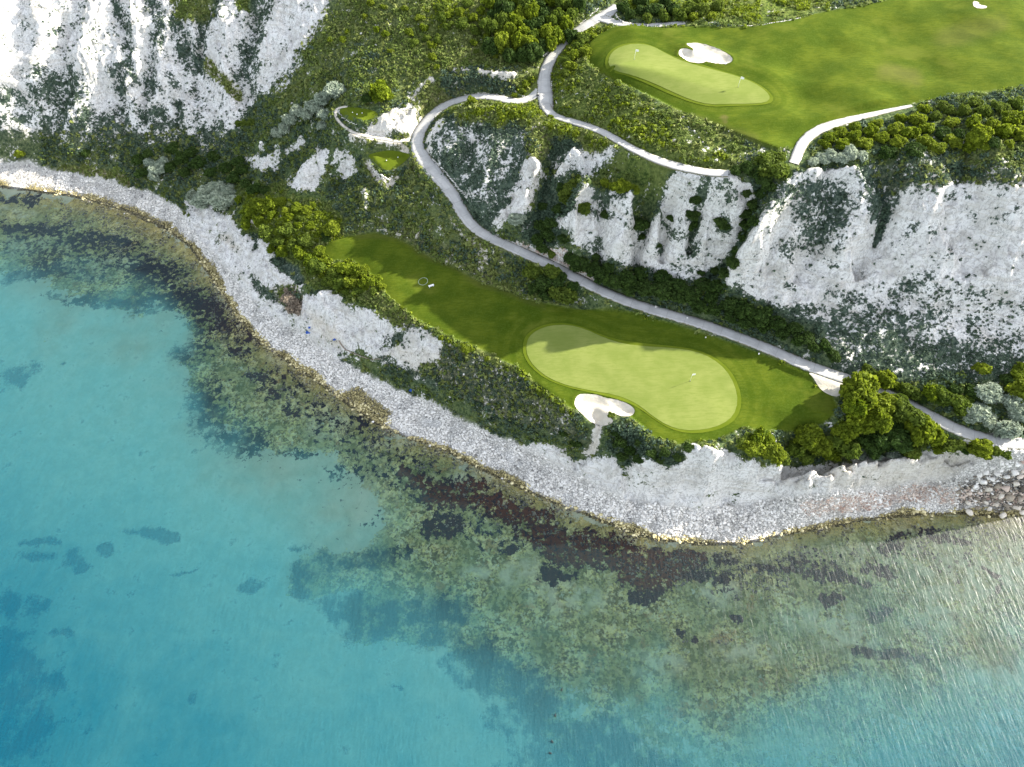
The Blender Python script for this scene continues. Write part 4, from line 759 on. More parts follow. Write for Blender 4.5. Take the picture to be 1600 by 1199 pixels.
def plant(px, py, rpx, kind, label, group, tall=1.0, name=None):
    x, y = hit(px, py, rpx/9*.7*tall); z = float(ground(x, y)); f = y*cs+(CAMZ-z)*sn; r = rpx/FPX*f
    tree = r*tall > 2.6; nm = name or ('tree' if tree else 'shrub')
    root = bpy.data.objects.new(nm, None); C.objects.link(root); root.location = (x, y, z-.08); root.rotation_euler = (0, 0, rng.uniform(0, 6.28)); sx = r*rng.uniform(.85, 1.15)
    root.scale = (sx, sx*rng.uniform(.72, 1.12), r*tall*rng.uniform(.75, 1.15)); root.empty_display_size = .2
    me, tm = PROTO[kind][rng.integers(len(PROTO[kind]))]; link('crown', me, root); link('trunk' if tree else 'stem', tm, root)
    treespots.append((x, y, r)); return tag(root, label, 'tree' if tree else 'shrub', group)
def size_word(r, rs):
    q = (np.array(rs) < r).mean(); return 'small' if q < .25 else 'large' if q > .8 else 'mid-sized'
def zone(items, kind, what, start, group, tall=1.0, key=None, single=None):
    """items: (px, py, radius px[, kind]) ordered from the landmark named in start; the label counts along that order"""
    n = len(items); rs = [i[2] for i in items]
    for j, it in enumerate(items):
        k = it[3] if len(it) > 3 else kind; tl = it[4] if len(it) > 4 else tall
        lab = f"{size_word(it[2], rs)} {WORD[k]} {what}, {ORD[j]} {start}" if n > 1 else f"{WORD[k]} {what} {start}"
        plant(it[0], it[1], it[2], k, lab, group, tl)
B, D, MI, SI, DE = 'bright', 'dark', 'mid', 'silver', 'dead'
zone([(1345,605,30,B,1.7),(1336,635,24,B,1.4),(1350,660,24,B,1.2),(1325,690,22,MI,1.2),(1322,668,18,B,1.3),(1300,704,18,B),(1280,692,22,B,1.2),(1262,678,20,B,1.3),(1262,708,17,MI),(1243,700,15,MI),(1192,680,25,B,1.2),(1180,698,22,B),(1208,702,20,B,1.1),(1222,712,15,MI),(1168,690,14,MI)], B, 'tree', 'seaward round the clump from the sand patch', 'trees at the seaward end of the lower green', 1.1)
zone([(1390,628,24,B),(1372,655,26,B,1.2),(1415,640,28,MI),(1400,680,28,D),(1440,662,32,B,1.2),(1372,690,22,D),(1425,695,18,MI),(1462,680,22,B),(1345,705,14,SI),(1368,712,11,SI),(1400,712,12,SI),(1428,708,10,SI),(1490,692,16,MI),(1470,700,12,B),(1510,700,12,D),(1532,698,20,B),(1555,704,11,MI),(1572,708,8,MI)], B, 'bush', 'from the tall path-side tree towards the shore', 'bushes between the path and the sea cliff')
zone([(1385,592,20,B,1.2),(1402,602,9,B),(1362,582,12,MI),(1425,610,14,MI),(1447,620,13,D),(1455,612,15,B),(1478,620,18,MI),(1505,628,18,MI),(1520,612,12,D),(1538,576,14,B),(1492,608,10,D),(1600,605,22,B,1.2),(1596,580,16,B),(1575,590,12,D)], MI, 'bush', 'above the path from the tall tree', 'bushes at the foot of the east scree')
zone([(1552,610,19),(1530,640,17),(1520,652,12),(1548,652,14),(1585,628,18),(1598,645,20),(1580,668,22)], SI, 'olive-like tree', 'of the clump above the path', 'silvery trees at the foot of the east scree', 1.1)
band = [(893,398,16),(908,412,17),(925,420,14),(938,428,18),(952,418,12),(960,436,17),(982,430,18),(985,446,14),(1005,424,14),(1010,444,18),(1033,432,15),(1036,452,17),(1060,442,17),(1062,462,16),(1086,456,18),(1090,474,15),(1110,462,16),(1116,482,15),(1140,472,17),(1142,492,15),(1165,484,17),(1168,500,14),(1190,494,17),(1195,510,14),(1215,502,15),(1222,520,14),(1240,512,15),(1250,530,13),(1265,524,13),(1275,542,12),(1292,540,12),(1305,556,12)]
zone(band, D, 'shrub', 'along the cart path from the ruddy rubble', 'dark shrubs in the band above the cart path', 1.0)
zone([(1100,440,13),(1120,446,14),(1135,425,11),(1118,420,9),(1148,408,11),(1152,390,10),(1163,370,11),(1170,350,12),(1165,330,11),(1182,345,11),(1178,318,12),(1190,300,12),(1205,290,11)], D, 'shrub', 'up the gully between crags and cliff', 'shrubs in the chalk gully')
zone([(832,425,13,MI),(848,440,16),(862,424,12,MI),(868,442,15),(835,450,12),(852,460,13),(880,458,17,MI),(895,445,11),(878,428,9),(890,470,8)], D, 'shrub', 'of the clump below the path bend', 'shrubs below the cart path bend')
zone([(808,340,12,SI),(838,372,12),(846,350,13),(858,366,12),(862,345,11),(848,385,11),(880,372,9),(872,325,11),(850,322,9),(885,308,12,MI),(893,292,13,MI),(878,292,9),(905,280,8,MI),(862,395,8,MI)], D, 'shrub', 'up the shaded gully', 'shrubs in the shaded gully')
zone([(945,286,9),(958,292,9),(972,288,12),(984,293,12),(994,298,9)], B, 'bush', 'along the ledge behind the crags', 'bright bushes behind the crags')
zone([(911,326,10,MI),(946,332,10),(1000,350,14),(1002,368,9),(1050,338,8),(1087,308,12),(1085,332,15),(1083,348,12),(1078,330,8),(1030,382,6),(930,400,9),(1130,345,12),(1134,352,9),(1165,300,8),(1095,425,7)], D, 'shrub', 'on the crags from the shaded gully', 'shrubs on the crags')
zone([(1170,258,14),(1185,262,20),(1206,256,22,MI),(1222,266,16),(1196,276,15),(1215,245,13,MI),(1150,266,9)], D, 'tree', 'of the clump ending the rim path', 'trees at the rim path end', 1.1)
zone([(1272,250,9),(1288,246,11),(1302,240,14),(1320,244,12),(1332,236,15),(1348,242,10)], SI, 'bush', 'on the cliff rim from the track', 'silvery bushes on the cliff rim')
up = [(1290,222,10),(1300,212,12),(1318,222,12),(1312,204,11),(1336,212,14),(1338,196,11),(1355,222,13),(1362,202,13),(1378,212,14),(1372,192,10),(1388,234,18,D),(1398,200,16),(1405,218,14),(1410,184,11),(1425,206,15),(1430,232,15,D),(1436,186,12),(1448,218,14),(1452,198,14),(1446,170,11),(1462,180,12,MI),(1470,228,14),(1474,204,15,D),(1480,168,12,MI),(1490,188,13),(1492,220,14),(1500,206,13,D),(1508,172,12,MI),(1515,228,12),(1520,190,14),(1532,208,20,B,1.2),(1538,172,13,MI),(1552,192,15),(1556,218,12,D),(1564,165,13,MI),(1572,205,16),(1582,182,14),(1590,160,12,MI),(1596,205,15),(1600,182,14),(1542,226,10),(1525,160,9,MI),(1578,222,10)]
zone(up, B, 'bush', 'in the clifftop thicket from the track', 'thicket bushes between upper fairway and cliff')
wood = []
for iy, y in enumerate((6, 22, 38, 54, 70, 86)):
    for ix, x in enumerate(range(768+(iy % 2)*9, 908, 19)):
        if y > 60 and x > 868: continue
        if y > 80 and (x < 780 or x > 850): continue
        if y > 30 and x > 900: continue
        wood.append((x+rng.integers(-5, 5), y+rng.integers(-5, 5), int(rng.integers(11, 16)), [B, B, MI, D][rng.integers(4)] if y < 75 else D))
zone(wood, B, 'tree', 'in the hillside wood, row by row', 'trees of the hillside wood', 1.6)
zone([(885,92,11,MI),(897,84,10),(905,72,10,MI),(893,104,9),(912,60,9,MI),(925,55,8),(938,46,8,MI),(915,80,9),(884,112,8,MI),(950,44,6)], B, 'bush', 'up the path towards the fork', 'bushes beside the climbing path')
zone([(975,10,11,D),(985,22,10,D),(1000,14,12,D),(1012,26,10,MI),(1025,12,12,D),(1038,24,11,MI),(1052,12,12,D),(1062,24,11,MI),(1078,12,12,MI),(1084,26,9,B),(1100,14,11,MI),(1112,26,9,B),(1122,10,10,MI),(1000,2,12,D),(1040,2,11,D),(1090,2,10,MI)], D, 'bush', 'behind the path fork', 'bushes behind the path fork', 1.2)
zone([(592,143,17,B,1.2),(574,150,12,D)], B, 'shrub', 'above the small turf tee', 'shrubs above the small tee')
sc_ = [(536,60,7),(515,62,5),(542,50,5),(588,46,7),(602,52,7),(611,80,6),(600,10,6),(578,4,7),(570,25,6),(632,12,6),(655,26,8),(640,50,8),(662,44,9),(648,65,9,MI),(674,70,9),(676,88,8),(682,104,6),(668,58,7,MI),(690,28,9,MI),(702,22,9),(700,40,8,MI),(718,18,9),(722,38,10,MI),(738,26,9),(742,48,9,MI),(752,14,9),(755,36,9),(760,56,7),(741,67,7),(770,74,6,D),(788,84,7,B),(775,88,5),(760,105,6,MI),(690,8,8,MI),(732,4,9,MI),(668,100,6,MI),(684,62,8,MI),(745,80,6,MI)]
zone(sc_, B, 'shrub', 'between the white ridge and the wood', 'shrubs on the rough slope')
zone([(522,140,15),(505,152,15),(492,166,14),(478,178,13),(508,178,11),(464,172,11),(455,186,12),(445,200,11),(432,208,9),(503,196,8)], SI, 'olive-like tree', 'of the group beside the footpath loop', 'silvery trees beside the looped footpath', 1.1)
zone([(736,158,10)], B, 'shrub', 'standing alone on the inside of the hook in the path', None)
zone([(822,132,8,B),(815,140,6),(828,122,5)], MI, 'bush', 'on the knob by the path junction', 'bushes on the knob by the junction')
zone([(900,208,7),(920,214,7,MI),(945,224,6),(860,182,5,B),(862,196,6,B),(805,148,5,B),(790,168,5),(830,236,4)], B, 'bush', 'on the grass below the rim path', 'small bushes on the rim strip')
zone([(330,298,23,SI),(348,312,19,SI),(318,312,17,SI),(358,296,12,SI),(300,308,12,SI)], SI, 'olive-like bush', 'of the clump above the chalk slump', 'silvery clump above the slump')
zone([(246,262,13),(240,276,10),(232,254,8),(256,250,8)], SI, 'bush', 'on the slope above the bay beach', 'silvery bushes on the bay slope')
zone([(30,240,9,B),(215,250,12),(222,268,10),(134,240,8),(232,240,8),(270,232,11),(285,248,14),(300,236,12),(290,268,11),(312,254,13),(328,268,12),(335,246,12),(352,262,13),(365,276,12),(378,262,12),(385,284,12),(398,294,12),(372,250,9),(414,296,10),(265,262,10),(388,190,9,MI),(375,192,7,MI)], D, 'bush', 'along the foot of the bay cliff', 'dark bushes under the bay cliff', .9)
br = [(373,311,9),(388,330,12),(398,318,12),(412,326,13),(402,342,12),(386,346,10),(424,320,11),(436,314,9),(424,336,9),(446,330,9),(452,340,8),(463,324,9),(480,326,9),(490,320,6),(472,340,7,MI),(416,364,16,MI),(436,376,12,MI),(408,352,8),(450,360,11,MI),(466,352,8),(484,354,8),(478,376,12,MI),(458,384,10,MI),(440,394,11),(468,396,12),(484,404,15),(498,392,10),(424,388,9),(494,418,13,MI),(508,408,10),(519,356,15),(508,364,10,D),(510,372,9,D)]
zone(br, B, 'bush', 'between the slump and the fairway tip', 'bright bushes by the fairway tip')
zone([(520,428,12,MI),(532,418,13),(534,438,12,MI),(550,420,15),(552,440,13),(568,422,14),(572,440,13),(586,436,12),(596,448,9),(560,452,10,MI),(540,456,8,MI),(512,440,9,MI),(584,454,7,MI)], B, 'bush', 'of the clump seaward of the fairway', 'bright clump on the fairway edge')
zone([(454,458,19),(462,478,15)], DE, 'bush', 'hanging on the chalk above the beach', 'dried bushes above the beach')
zone([(728,545,9),(690,528,6),(665,512,5),(762,560,5),(792,576,5,MI),(822,592,5),(845,612,5,MI),(878,640,5,MI),(955,648,6,MI)], B, 'shrub', 'on the fairway lip towards the bunker', 'small shrubs on the fairway lip')
zone([(970,690,12),(985,700,12),(998,714,10),(1000,690,9),(962,676,8),(1020,706,9),(1040,706,11),(1060,712,10),(1076,698,8),(1030,718,7),(972,712,9),(900,690,9),(880,676,8)], D, 'shrub', 'on the cliff lip from the sandy chute', 'dark shrubs on the cliff lip')

# ------------------------------------------------------------------ uncountable growth
def scatter(n, chk, seed):
    """world points picked where chk(i, j) (a weight array over the grid) says so"""
    r = np.random.default_rng(seed); area = np.outer(np.gradient(GY), np.gradient(GX)); wt = (chk*area*(np.abs(XX) < 125)*(YY < 200)*(YY > 20)).ravel(); c = np.cumsum(wt)
    k = np.searchsorted(c, r.uniform(0, c[-1], n)); j, i = np.divmod(k, NX); x = GX[i]+r.uniform(-.15, .15, n); y = GY[j]+r.uniform(-.15, .15, n); return x, y, ground(x, y), j, i, r
def tufts(name, mat, n, chk, seed, k, rad, leaf, hgt=.8, label=None, thin=1.3):
    x, y, z, j, i, r = scatter(n, chk, seed); s = r.uniform(*rad, n)*(.7+.6*fbm(x/3, y/3, 2, seed))
    u = rand_unit(n*k, r); u[:, 2] = np.abs(u[:, 2]); rr = np.repeat(s, k); p = np.repeat(np.stack([x, y, z], 1), k, 0)+u*np.stack([rr, rr, rr*hgt], 1)*r.uniform(.3, 1.05, (n*k, 1))
    nn = u+r.normal(size=u.shape)*.5; nn /= np.linalg.norm(nn, axis=1)[:, None]; V_, F_ = cards(p, nn, rr*leaf*r.uniform(.6, 1.3, n*k), r, thin)
    tone = np.repeat(np.clip(np.repeat(r.uniform(0, 1, n), k)*.6+r.uniform(0, .4, n*k), 0, 1), 4)
    return tag(link(name, mesh(name, V_, F_, mat, {'tone': tone})), kind='stuff')
cov = ch['cov']; hue = ch['hue']; free = (1-ch['mown'])*(ch['beach'] < .3)*(Hm > .8)
pathmask = np.ones(XX.shape)
for pl, h in ((PATH_MAIN, 1.6), (PATH_UP, 1.9), (PATH_FORK, 1.3), (PATH_RIM, 1.4), (PATH_EAST, 1.6), (FOOTPATH, .7)):
    q = smooth_line(world_line(pl), 2); q = q[np.abs(q[:, 0]) < 130]; d, _ = seg_dist(XX, YY, q); pathmask *= d > h
SANDP = [(1262,582),(1280,586),(1300,592),(1319,598),(1321,610),(1310,621),(1296,618),(1283,610),(1276,600),(1270,590)]
for P_ in (TEE1, TEE2, BUNK_UP, BUNK_LOW, SANDP): q = hits(P_); d, _ = seg_dist(XX, YY, q, True); pathmask *= (~inside(XX, YY, q)) & (d > .3)
free = free*pathmask; land_in = (PX > -60) & (PX < 1660) & (PY > -60)
spk = fbm(XX/2.6, YY/2.6, 3, 301)*.62+fbm(XX/9, YY/9, 3, 311)*.38; chute, _ = seg_dist(XX, YY, hits([(932,664),(930,684),(920,706)])); free = free*(chute > .9+1.2*fbm(XX/1.5, YY/1.5, 2, 5))
dk = land_in*free*sstep(.36, .12, hue)
tufts('cliff_scrub', M['scrub'], 8000, dk*np.clip(cov, 0, 1)**1.6*(cov < .86)*sstep(.40, .58, spk+cov*.25), 41, 10, (.18, .42), .85)
tufts('slope_scrub', M['scrub'], 7000, dk*(cov >= .8)*sstep(.36, .55, spk), 42, 16, (.35, .85), .5)
tufts('undergrowth', M['scrubg'], 13000, land_in*free*sstep(.15, .35, hue)*sstep(.78, .5, hue)*(cov > .7)*sstep(.42, .56, spk), 43, 16, (.25, .75), .5)
tufts('bright_undergrowth', M['bright'], 7000, land_in*free*sstep(.45, .6, hue)*(cov > .8)*(ch['dry'] < .5)*sstep(.42, .56, spk), 44, 16, (.3, .75), .6)
tufts('grass_tussocks', M['grass'], 12000, land_in*free*(cov > .35)*(ch['dry']*1.2+.12*(hue > .25)), 45, 9, (.2, .5), .8, 1.0, thin=2.6)
# ------------------------------------------------------------------ stones
import bmesh
def rock_proto(seed, flat=.7, sub=2):
    r = np.random.default_rng(seed); bm = bmesh.new(); bmesh.ops.create_icosphere(bm, subdivisions=sub, radius=1); V = np.array([v.co[:] for v in bm.verts]); F = np.array([[v.index for v in f.verts] for f in bm.faces]); bm.free()
    for _ in range(13):                                           # knock flat faces on it
        n = rand_unit(1, r)[0]; d = r.uniform(.42, .78); k = V@n; V = V-np.outer(np.clip(k-d, 0, None), n)
    V *= np.array([1, r.uniform(.65, .95), flat*r.uniform(.7, 1.1)]); V *= 1+.08*(r.uniform(size=(len(V), 1))-.5); return V, F
RP = [rock_proto(s, sub=2) for s in range(7)]; RS = [rock_proto(20+s, .55, 1) for s in range(6)]
RM = {k: [mesh('boulder', v, f, M[k], {'tone': np.full(len(v), t)}) for (v, f), t in zip(RP, (.25, .5, .75, .95, .6, .85, .4))] for k in ('stone', 'wetstone', 'pinkstone', 'darkstone', 'tanstone')}
RW = {'tanstone': 'tan', 'stone': 'pale chalk', 'wetstone': 'yellow-brown algae-covered', 'pinkstone': 'ruddy', 'darkstone': 'dark wet'}
def boulder(px, py, size, kind, label, group, sink=.3, sc=(1, 1, 1), name='boulder'):
    x, y = hit(px, py, size*.2); z = float(ground(x, y)); o = link(name, RM[kind][rng.integers(7)]); o.location = (x, y, z+size*(.5-sink)*.6); o.rotation_euler = (rng.uniform(-.25, .25), rng.uniform(-.25, .25), rng.uniform(0, 6.28))
    s_ = size*.5; o.scale = (s_*sc[0], s_*sc[1], s_*sc[2]); return tag(o, label, 'boulder', group)
def bzone(items, kind, start, group, sink=.3):
    for j, it in enumerate(items):
        k = it[3] if len(it) > 3 else kind; q = it[2]; sw = 'small' if q < .55 else 'large' if q > 1.6 else 'mid-sized'
        boulder(it[0], it[1], q, k, f"{sw} {RW[k]} boulder, {ORD[j]} {start}", group, sink)
P_, W_, D_ = 'pinkstone', 'wetstone', 'darkstone'
BIG = 1.5
bzone([(a, b, c_*BIG, *k_) for a, b, c_, *k_ in [(1536,752,1.5),(1549,747,1.0),(1560,738,1.3),(1572,744,1.1),(1585,736,1.2),(1596,744,1.3,P_),(1545,764,1.5,'tanstone'),(1560,758,1.2,D_),(1573,762,1.6,P_),(1588,756,1.2,'tanstone'),(1599,762,1.5,D_),(1533,770,1.0,P_),(1552,775,1.1,D_),(1566,774,1.3,'tanstone'),(1580,776,1.7,D_),(1595,778,1.4,'tanstone'),(1526,778,.9,D_),(1540,784,1.0,'tanstone'),(1558,788,1.2,'tanstone'),(1574,790,1.1,D_),(1590,792,1.5,'tanstone'),(1523,760,1.1),(1515,770,1.2,P_),(1506,776,1.0,P_),(1498,768,1.1,D_),(1512,784,1.1,'tanstone'),(1528,792,1.0,D_),(1546,796,.9,'tanstone'),(1602,735,1.2,P_),(1590,724,1.0),(1576,728,.9),(1566,724,1.0),(1552,730,1.0),(1543,738,1.1),(1530,742,1.0),(1598,715+6,.9,P_),(1516,800,1.3,'tanstone'),(1566,806,1.4,'tanstone'),(1600,800,1.2,'tanstone'),(1487,780,.8,P_)]], 'stone', 'in the rubble heap nearest the path end', 'boulders of the rubble heap')
bzone([(1362,858,1.9),(1422,828,1.1),(1455,812,.9),(1480,808,.8),(1396,826,.7),(1340,835,.7),(1545,808,1.0)], W_, 'standing out of the shallows off the rubble', 'boulders in the shallows', .15)
sh_ = []
for s_i, (a, b) in enumerate(zip(SHORE[3:-3], SHORE[4:-2])):
    for f in (.2, .6): sh_.append((a[0]+(b[0]-a[0])*f+rng.uniform(-8, 8), a[1]+(b[1]-a[1])*f+rng.uniform(-3, 9), float(rng.uniform(.4, .95)), [W_, W_, 'stone', W_][rng.integers(4)]))
bzone(sh_[:46], W_, 'along the waterline from the bay', 'boulders along the waterline', .25)
bzone([(553,648,.9),(566,655,.8),(580,662,1.0),(598,668,.9),(606,680,.8),(540,640,.7),(625,690,.8),(636,700,.7),(482,602,.7),(523,602,.6,'stone')], W_, 'on the yellow spit of stones', 'boulders on the stone spit', .25)
bzone([(1025,479,.8),(1074,497,.6),(1103,527,.45),(1186,553,.5),(856,373,.9),(955,478,.3)], 'stone', 'beside the cart path under the crags', 'pale stones beside the cart path')
bzone([(1119,250,1.1),(1100,235,.9),(1085,205,.6),(1092,215,.5),(1075,190,.5),(1068,182,.6),(1098,222,.4),(1080,212,.4),(1139,205,.4)], 'stone', 'on the slope under the upper green', 'pale stones on the upper slope')
bzone([(564,52,1.0),(587,70,.8),(642,79,.5),(704,58,.5),(745,86,.5),(635,110,.4),(530,40,.6),(650,5,.6),(606,30,.5)], 'stone', 'on the rough slope above the tee', 'pale stones on the rough slope')
bzone([(605,342,.5),(587,338,.4),(646,302,.6),(647,322,.5),(512,339,.4),(555,333,.4),(686,340,.4),(735,373,.6),(560,325,.4),(658,316,.4),(682,300,.4)], 'stone', 'on the bank above the fairway tip', 'pale stones on the bank')
bzone([(725,585,.6),(574,449,.5),(750,633,.4),(700,560,.4),(123,232,1.0),(205,265,.6),(408,222,1.3)], 'stone', 'half hidden in seaward scrub', 'pale stones in the scrub')
def stones(name, mat, n, chk, seed, size, sink=.3, tone=(0, 1)):
    x, y, z, j, i, r = scatter(n, chk, seed); s = size[0]*(size[1]/size[0])**(r.uniform(0, 1, n)**2.2); Vs, Fs, Ts = [], [], []; off = 0; k = r.integers(len(RS), size=n)
    for m in range(len(RS)):
        q = np.nonzero(k == m)[0]; v, f = RS[m]; a = r.uniform(0, 6.28, len(q)); c_, s_ = np.cos(a), np.sin(a); vv = v[None]*(s[q]*.5)[:, None, None]*r.uniform(.75, 1.3, (len(q), 1, 3)); tl = r.uniform(-.4, .4, len(q))[:, None]
        X = vv[..., 0]*c_[:, None]-vv[..., 1]*s_[:, None]; Y_ = vv[..., 0]*s_[:, None]+vv[..., 1]*c_[:, None]; Z = vv[..., 2]+X*tl
        P = np.stack([X+x[q][:, None], Y_+y[q][:, None], Z+(z[q]+s[q]*(.5-sink)*.5)[:, None]], -1); Vs.append(P.reshape(-1, 3)); Fs.append((f[None]+(np.arange(len(q))*len(v))[:, None, None]+off).reshape(-1, 3)); off += len(q)*len(v); Ts.append(np.repeat(r.uniform(*tone, len(q)), len(v)))
    return tag(link(name, mesh(name, np.vstack(Vs), np.vstack(Fs), mat, {'tone': np.concatenate(Ts)})), kind='stuff')
bw = (ch['beach'] > .4)*(np.abs(XX) < 120)*(YY > 30); nb = fbm(XX/2, YY/2, 3, 401)
stones('beach_pebbles', M['stone'], 26000, bw*(Hm > .2)*(ch['wet'] < .6)*sstep(.3, .6, nb), 51, (.15, .95), .3, (.25, 1))
stones('algae_pebbles', M['wetstone'], 9000, bw*(Hm > -.7)*(Hm < .55)*(ch['wet'] > .2)*sstep(.38, .58, nb), 52, (.18, .95))
stones('ruddy_rubble', M['pinkstone'], 3200, (ch['pink'] > .3)*(Hm > -.2)*(np.abs(XX) < 120)*pathmask, 53, (.2, .8))
stones('shallow_stones', M['darkstone'], 5000, (Hm < -.15)*(Hm > -1.3)*sstep(.45, .6, nb)*(np.abs(XX) < 120)*(YY > 30), 54, (.25, .9))
stones('dark_rubble', M['darkstone'], 1500, ch['dank']*(ch['beach'] > .2)*(Hm > -.4), 57, (.3, 1.1), .2, (.2, 1))
stones('chalk_fragments', M['stone'], 6500, free*(cov < .9)*land_in*sstep(.45, .6, nb), 55, (.1, .45))
stones('scattered_stones', M['stone'], 1500, free*(cov >= .9)*land_in*(pathmask)*(hue < .5), 56, (.1, .38))
# ------------------------------------------------------------------ dry-stone walls beside the paths
def wall(pl, h, wd, label, mat='stone', seed=1):
    r = np.random.default_rng(seed); q = smooth_line(hits(pl), 2); seg = np.r_[0, np.cumsum(np.hypot(*np.diff(q, axis=0).T))]; n = int(seg[-1]/.34); Vs, Fs, Ts = [], [], []; off = 0
    for row in range(max(1, int(h/.26))):
        for k in range(n):
            s = (k+.5*(row % 2))*.34; x = np.interp(s, seg, q[:, 0])+r.uniform(-.06, .06)*wd*3; y = np.interp(s, seg, q[:, 1])+r.uniform(-.06, .06)*wd*3; v, f = RS[r.integers(6)]; a = r.uniform(0, 6.28)
            vv = v*np.array([.24, wd*.6, .2])*r.uniform(.8, 1.25, 3); vv = np.stack([vv[:, 0]*math.cos(a)-vv[:, 1]*math.sin(a)+x, vv[:, 0]*math.sin(a)+vv[:, 1]*math.cos(a)+y, vv[:, 2]+float(ground(x, y))+.08+row*.24], 1); Vs.append(vv); Fs.append(f+off); off += len(v); Ts.append(np.full(len(v), r.uniform(.1, 1)))
    return tag(link('stone_wall', mesh('stone_wall', np.vstack(Vs), np.vstack(Fs), M[mat], {'tone': np.concatenate(Ts)})), label, 'stone wall', 'dry-stone walls beside the paths')
wall([(676,250),(690,264),(708,285),(724,303),(731,312)], .7, .4, 'rough pale stone wall along the inner edge of the hooked path', seed=2)
wall([(806,90),(830,88),(845,92),(858,82),(868,70),(876,62)], .6, .6, 'broken pale stone wall on the uphill side of the climbing path', seed=3)
wall([(862,128),(862,142),(867,155),(872,166)], .5, .35, 'short curved stone kerb wall at the path junction beside the grassy slope', seed=4)
wall([(962,24),(966,32),(976,38),(988,38)], .7, .5, 'short rubble wall in the bend behind the path fork', seed=5)
wall([(906,38),(916,30),(928,20),(938,12)], .5, .4, 'low stone wall on the wooded side of the path just before the fork', seed=6)
wall([(803,130),(803,142),(812,150),(824,152)], .5, .35, 'curved low stone wall round the grassy knob', seed=7)
wall([(582,262),(592,276),(604,284),(616,274)], .8, .6, 'crumbling stone wall holding up the turf tee below the path', seed=8)
wall([(530,177),(536,186),(548,194),(560,196)], .5, .4, 'stone edging under the turf tee inside the footpath loop', seed=9)
wall([(1060,262),(1075,263),(1084,268)], .4, .4, 'few pale stones walling the uphill edge of the rim path', seed=10)
wall([(1108,36),(1150,41),(1190,40),(1225,35),(1262,25)], .3, .22, 'thin pale stone edging between upper fairway and ground cover', seed=11)
# ------------------------------------------------------------------ golf things
def box(V, F, c, s):
    o = len(V); V += [(c[0]+s[0]*a, c[1]+s[1]*b, c[2]+s[2]*d) for a in (-.5, .5) for b in (-.5, .5) for d in (-.5, .5)]; F += [tuple(o+i for i in q) for q in ((0,1,3,2), (4,6,7,5), (0,4,5,1), (2,3,7,6), (0,2,6,4), (1,5,7,3))]
def root(name, px, py, off, label, cat, group=None, rz=0):
    x, y = hit(px, py); o = bpy.data.objects.new(name, None); C.objects.link(o); o.location = (x, y, float(ground(x, y))+off); o.rotation_euler = (0, 0, rz); o.empty_display_size = .2; return tag(o, label, cat, group)
def golf_flag(px, py, label, rz, off=.085):
    o = root('golf_flag', px, py, off, label, 'golf flag', 'flags on the putting greens', rz)
    V, F = tube_mesh([([(0, 0, -.1), (0, 0, 1.2), (.015, 0, 2.2)], [.028, .024, .02])], 8); link('pole', mesh('pole', V, F, M['white'], smooth=True), o)
    nu, nv = 9, 5; V = []; F = []
    for s in (0, 1):
        for a in range(nu):
            for b in range(nv): u_, v_ = a/(nu-1), b/(nv-1); V.append((.03+.62*u_, .06*math.sin(u_*5+v_)*u_+.012*s, 2.16-.44*v_*(1-.15*u_)-.10*u_))
    for s in (0, 1):
        o0 = s*nu*nv
        for a in range(nu-1):
            for b in range(nv-1): q = (o0+a*nv+b, o0+(a+1)*nv+b, o0+(a+1)*nv+b+1, o0+a*nv+b+1); F.append(q if s else q[::-1])
    for a in range(nu-1):
        for b in (0, nv-1): F.append((a*nv+b, (a+1)*nv+b, nu*nv+(a+1)*nv+b, nu*nv+a*nv+b))
    link('flag', mesh('flag', V, F, M['white'], smooth=True), o)
    V, F = tube_mesh([([(0, 0, -.1), (0, 0, .012)], [.11, .11])], 16); link('cup', mesh('cup', V, F, M['cup']), o)
golf_flag(1078, 596, 'white golf flag on its pole in the sunlit lower green', .3)
golf_flag(991, 94, 'white golf flag near the rounded end of the upper green', .1)
golf_flag(1153, 137, 'white golf flag at the tapered end of the upper green', -.2)
o = root('distance_marker', 674, 448, .0, 'white marker board lying low on the shaded fairway beside the painted ring', 'marker', None, .45)
V, F = [], []; box(V, F, (0, 0, .32), (1.15, .42, .07)); link('board', mesh('board', V, F, M['white']), o)
for sx in (-.42, .42): V, F = [], []; box(V, F, (sx, 0, .12), (.09, .34, .33)); link('leg', mesh('leg', V, F, M['white']), o)
cx_, cy_ = hit(661, 440); a = np.linspace(0, 2*math.pi, 48, endpoint=False); V = []
for rr in (1.02, .90):
    xs = cx_+rr*np.cos(a); ys = cy_+rr*np.sin(a); V += list(zip(xs, ys, ground(xs, ys)+.03))
tag(link('painted_ring', mesh('painted_ring', V, [(i, (i+1) % 48, 48+(i+1) % 48, 48+i) for i in range(48)], M['line'])), 'thin pale ring painted on the shaded fairway beside the white marker board', 'painted ring')
for j, (px, py) in enumerate(((551, 177), (558, 180), (566, 178), (604, 252), (622, 247))):
    where = ('nearest the footpath on the looped tee', 'in the middle of the looped tee', 'nearest the bushes on the looped tee', 'on the seaward half of the tee under the path', 'on the path half of the tee under the path')[j]
    o = root('tee_marker', px, py, .06, f'small white tee marker {where}', 'tee marker', 'tee markers'); v, f = lump_ico(np.zeros(3), .13, None, 3); v[:, 2] = v[:, 2]*.8+.12; link('cap', mesh('cap', v, f, M['white'], smooth=True), o)
    V, F = tube_mesh([([(0, 0, -.15), (0, 0, .1)], [.015, .02])], 6); link('spike', mesh('spike', V, F, M['cup']), o)
o = root('drain_cover', 840, 150, .14, 'small dark drain cover in the pale path junction', 'drain cover'); V, F = [], []; box(V, F, (0, 0, .0), (.55, .55, .03)); link('frame', mesh('frame', V, F, M['cup']), o)
V, F = [], []
for k in range(6): box(V, F, (-.2+.08*k, 0, .028), (.035, .42, .02))
link('grate', mesh('grate', V, F, plain('cast_iron', (.03, .04, .06), .5)), o)
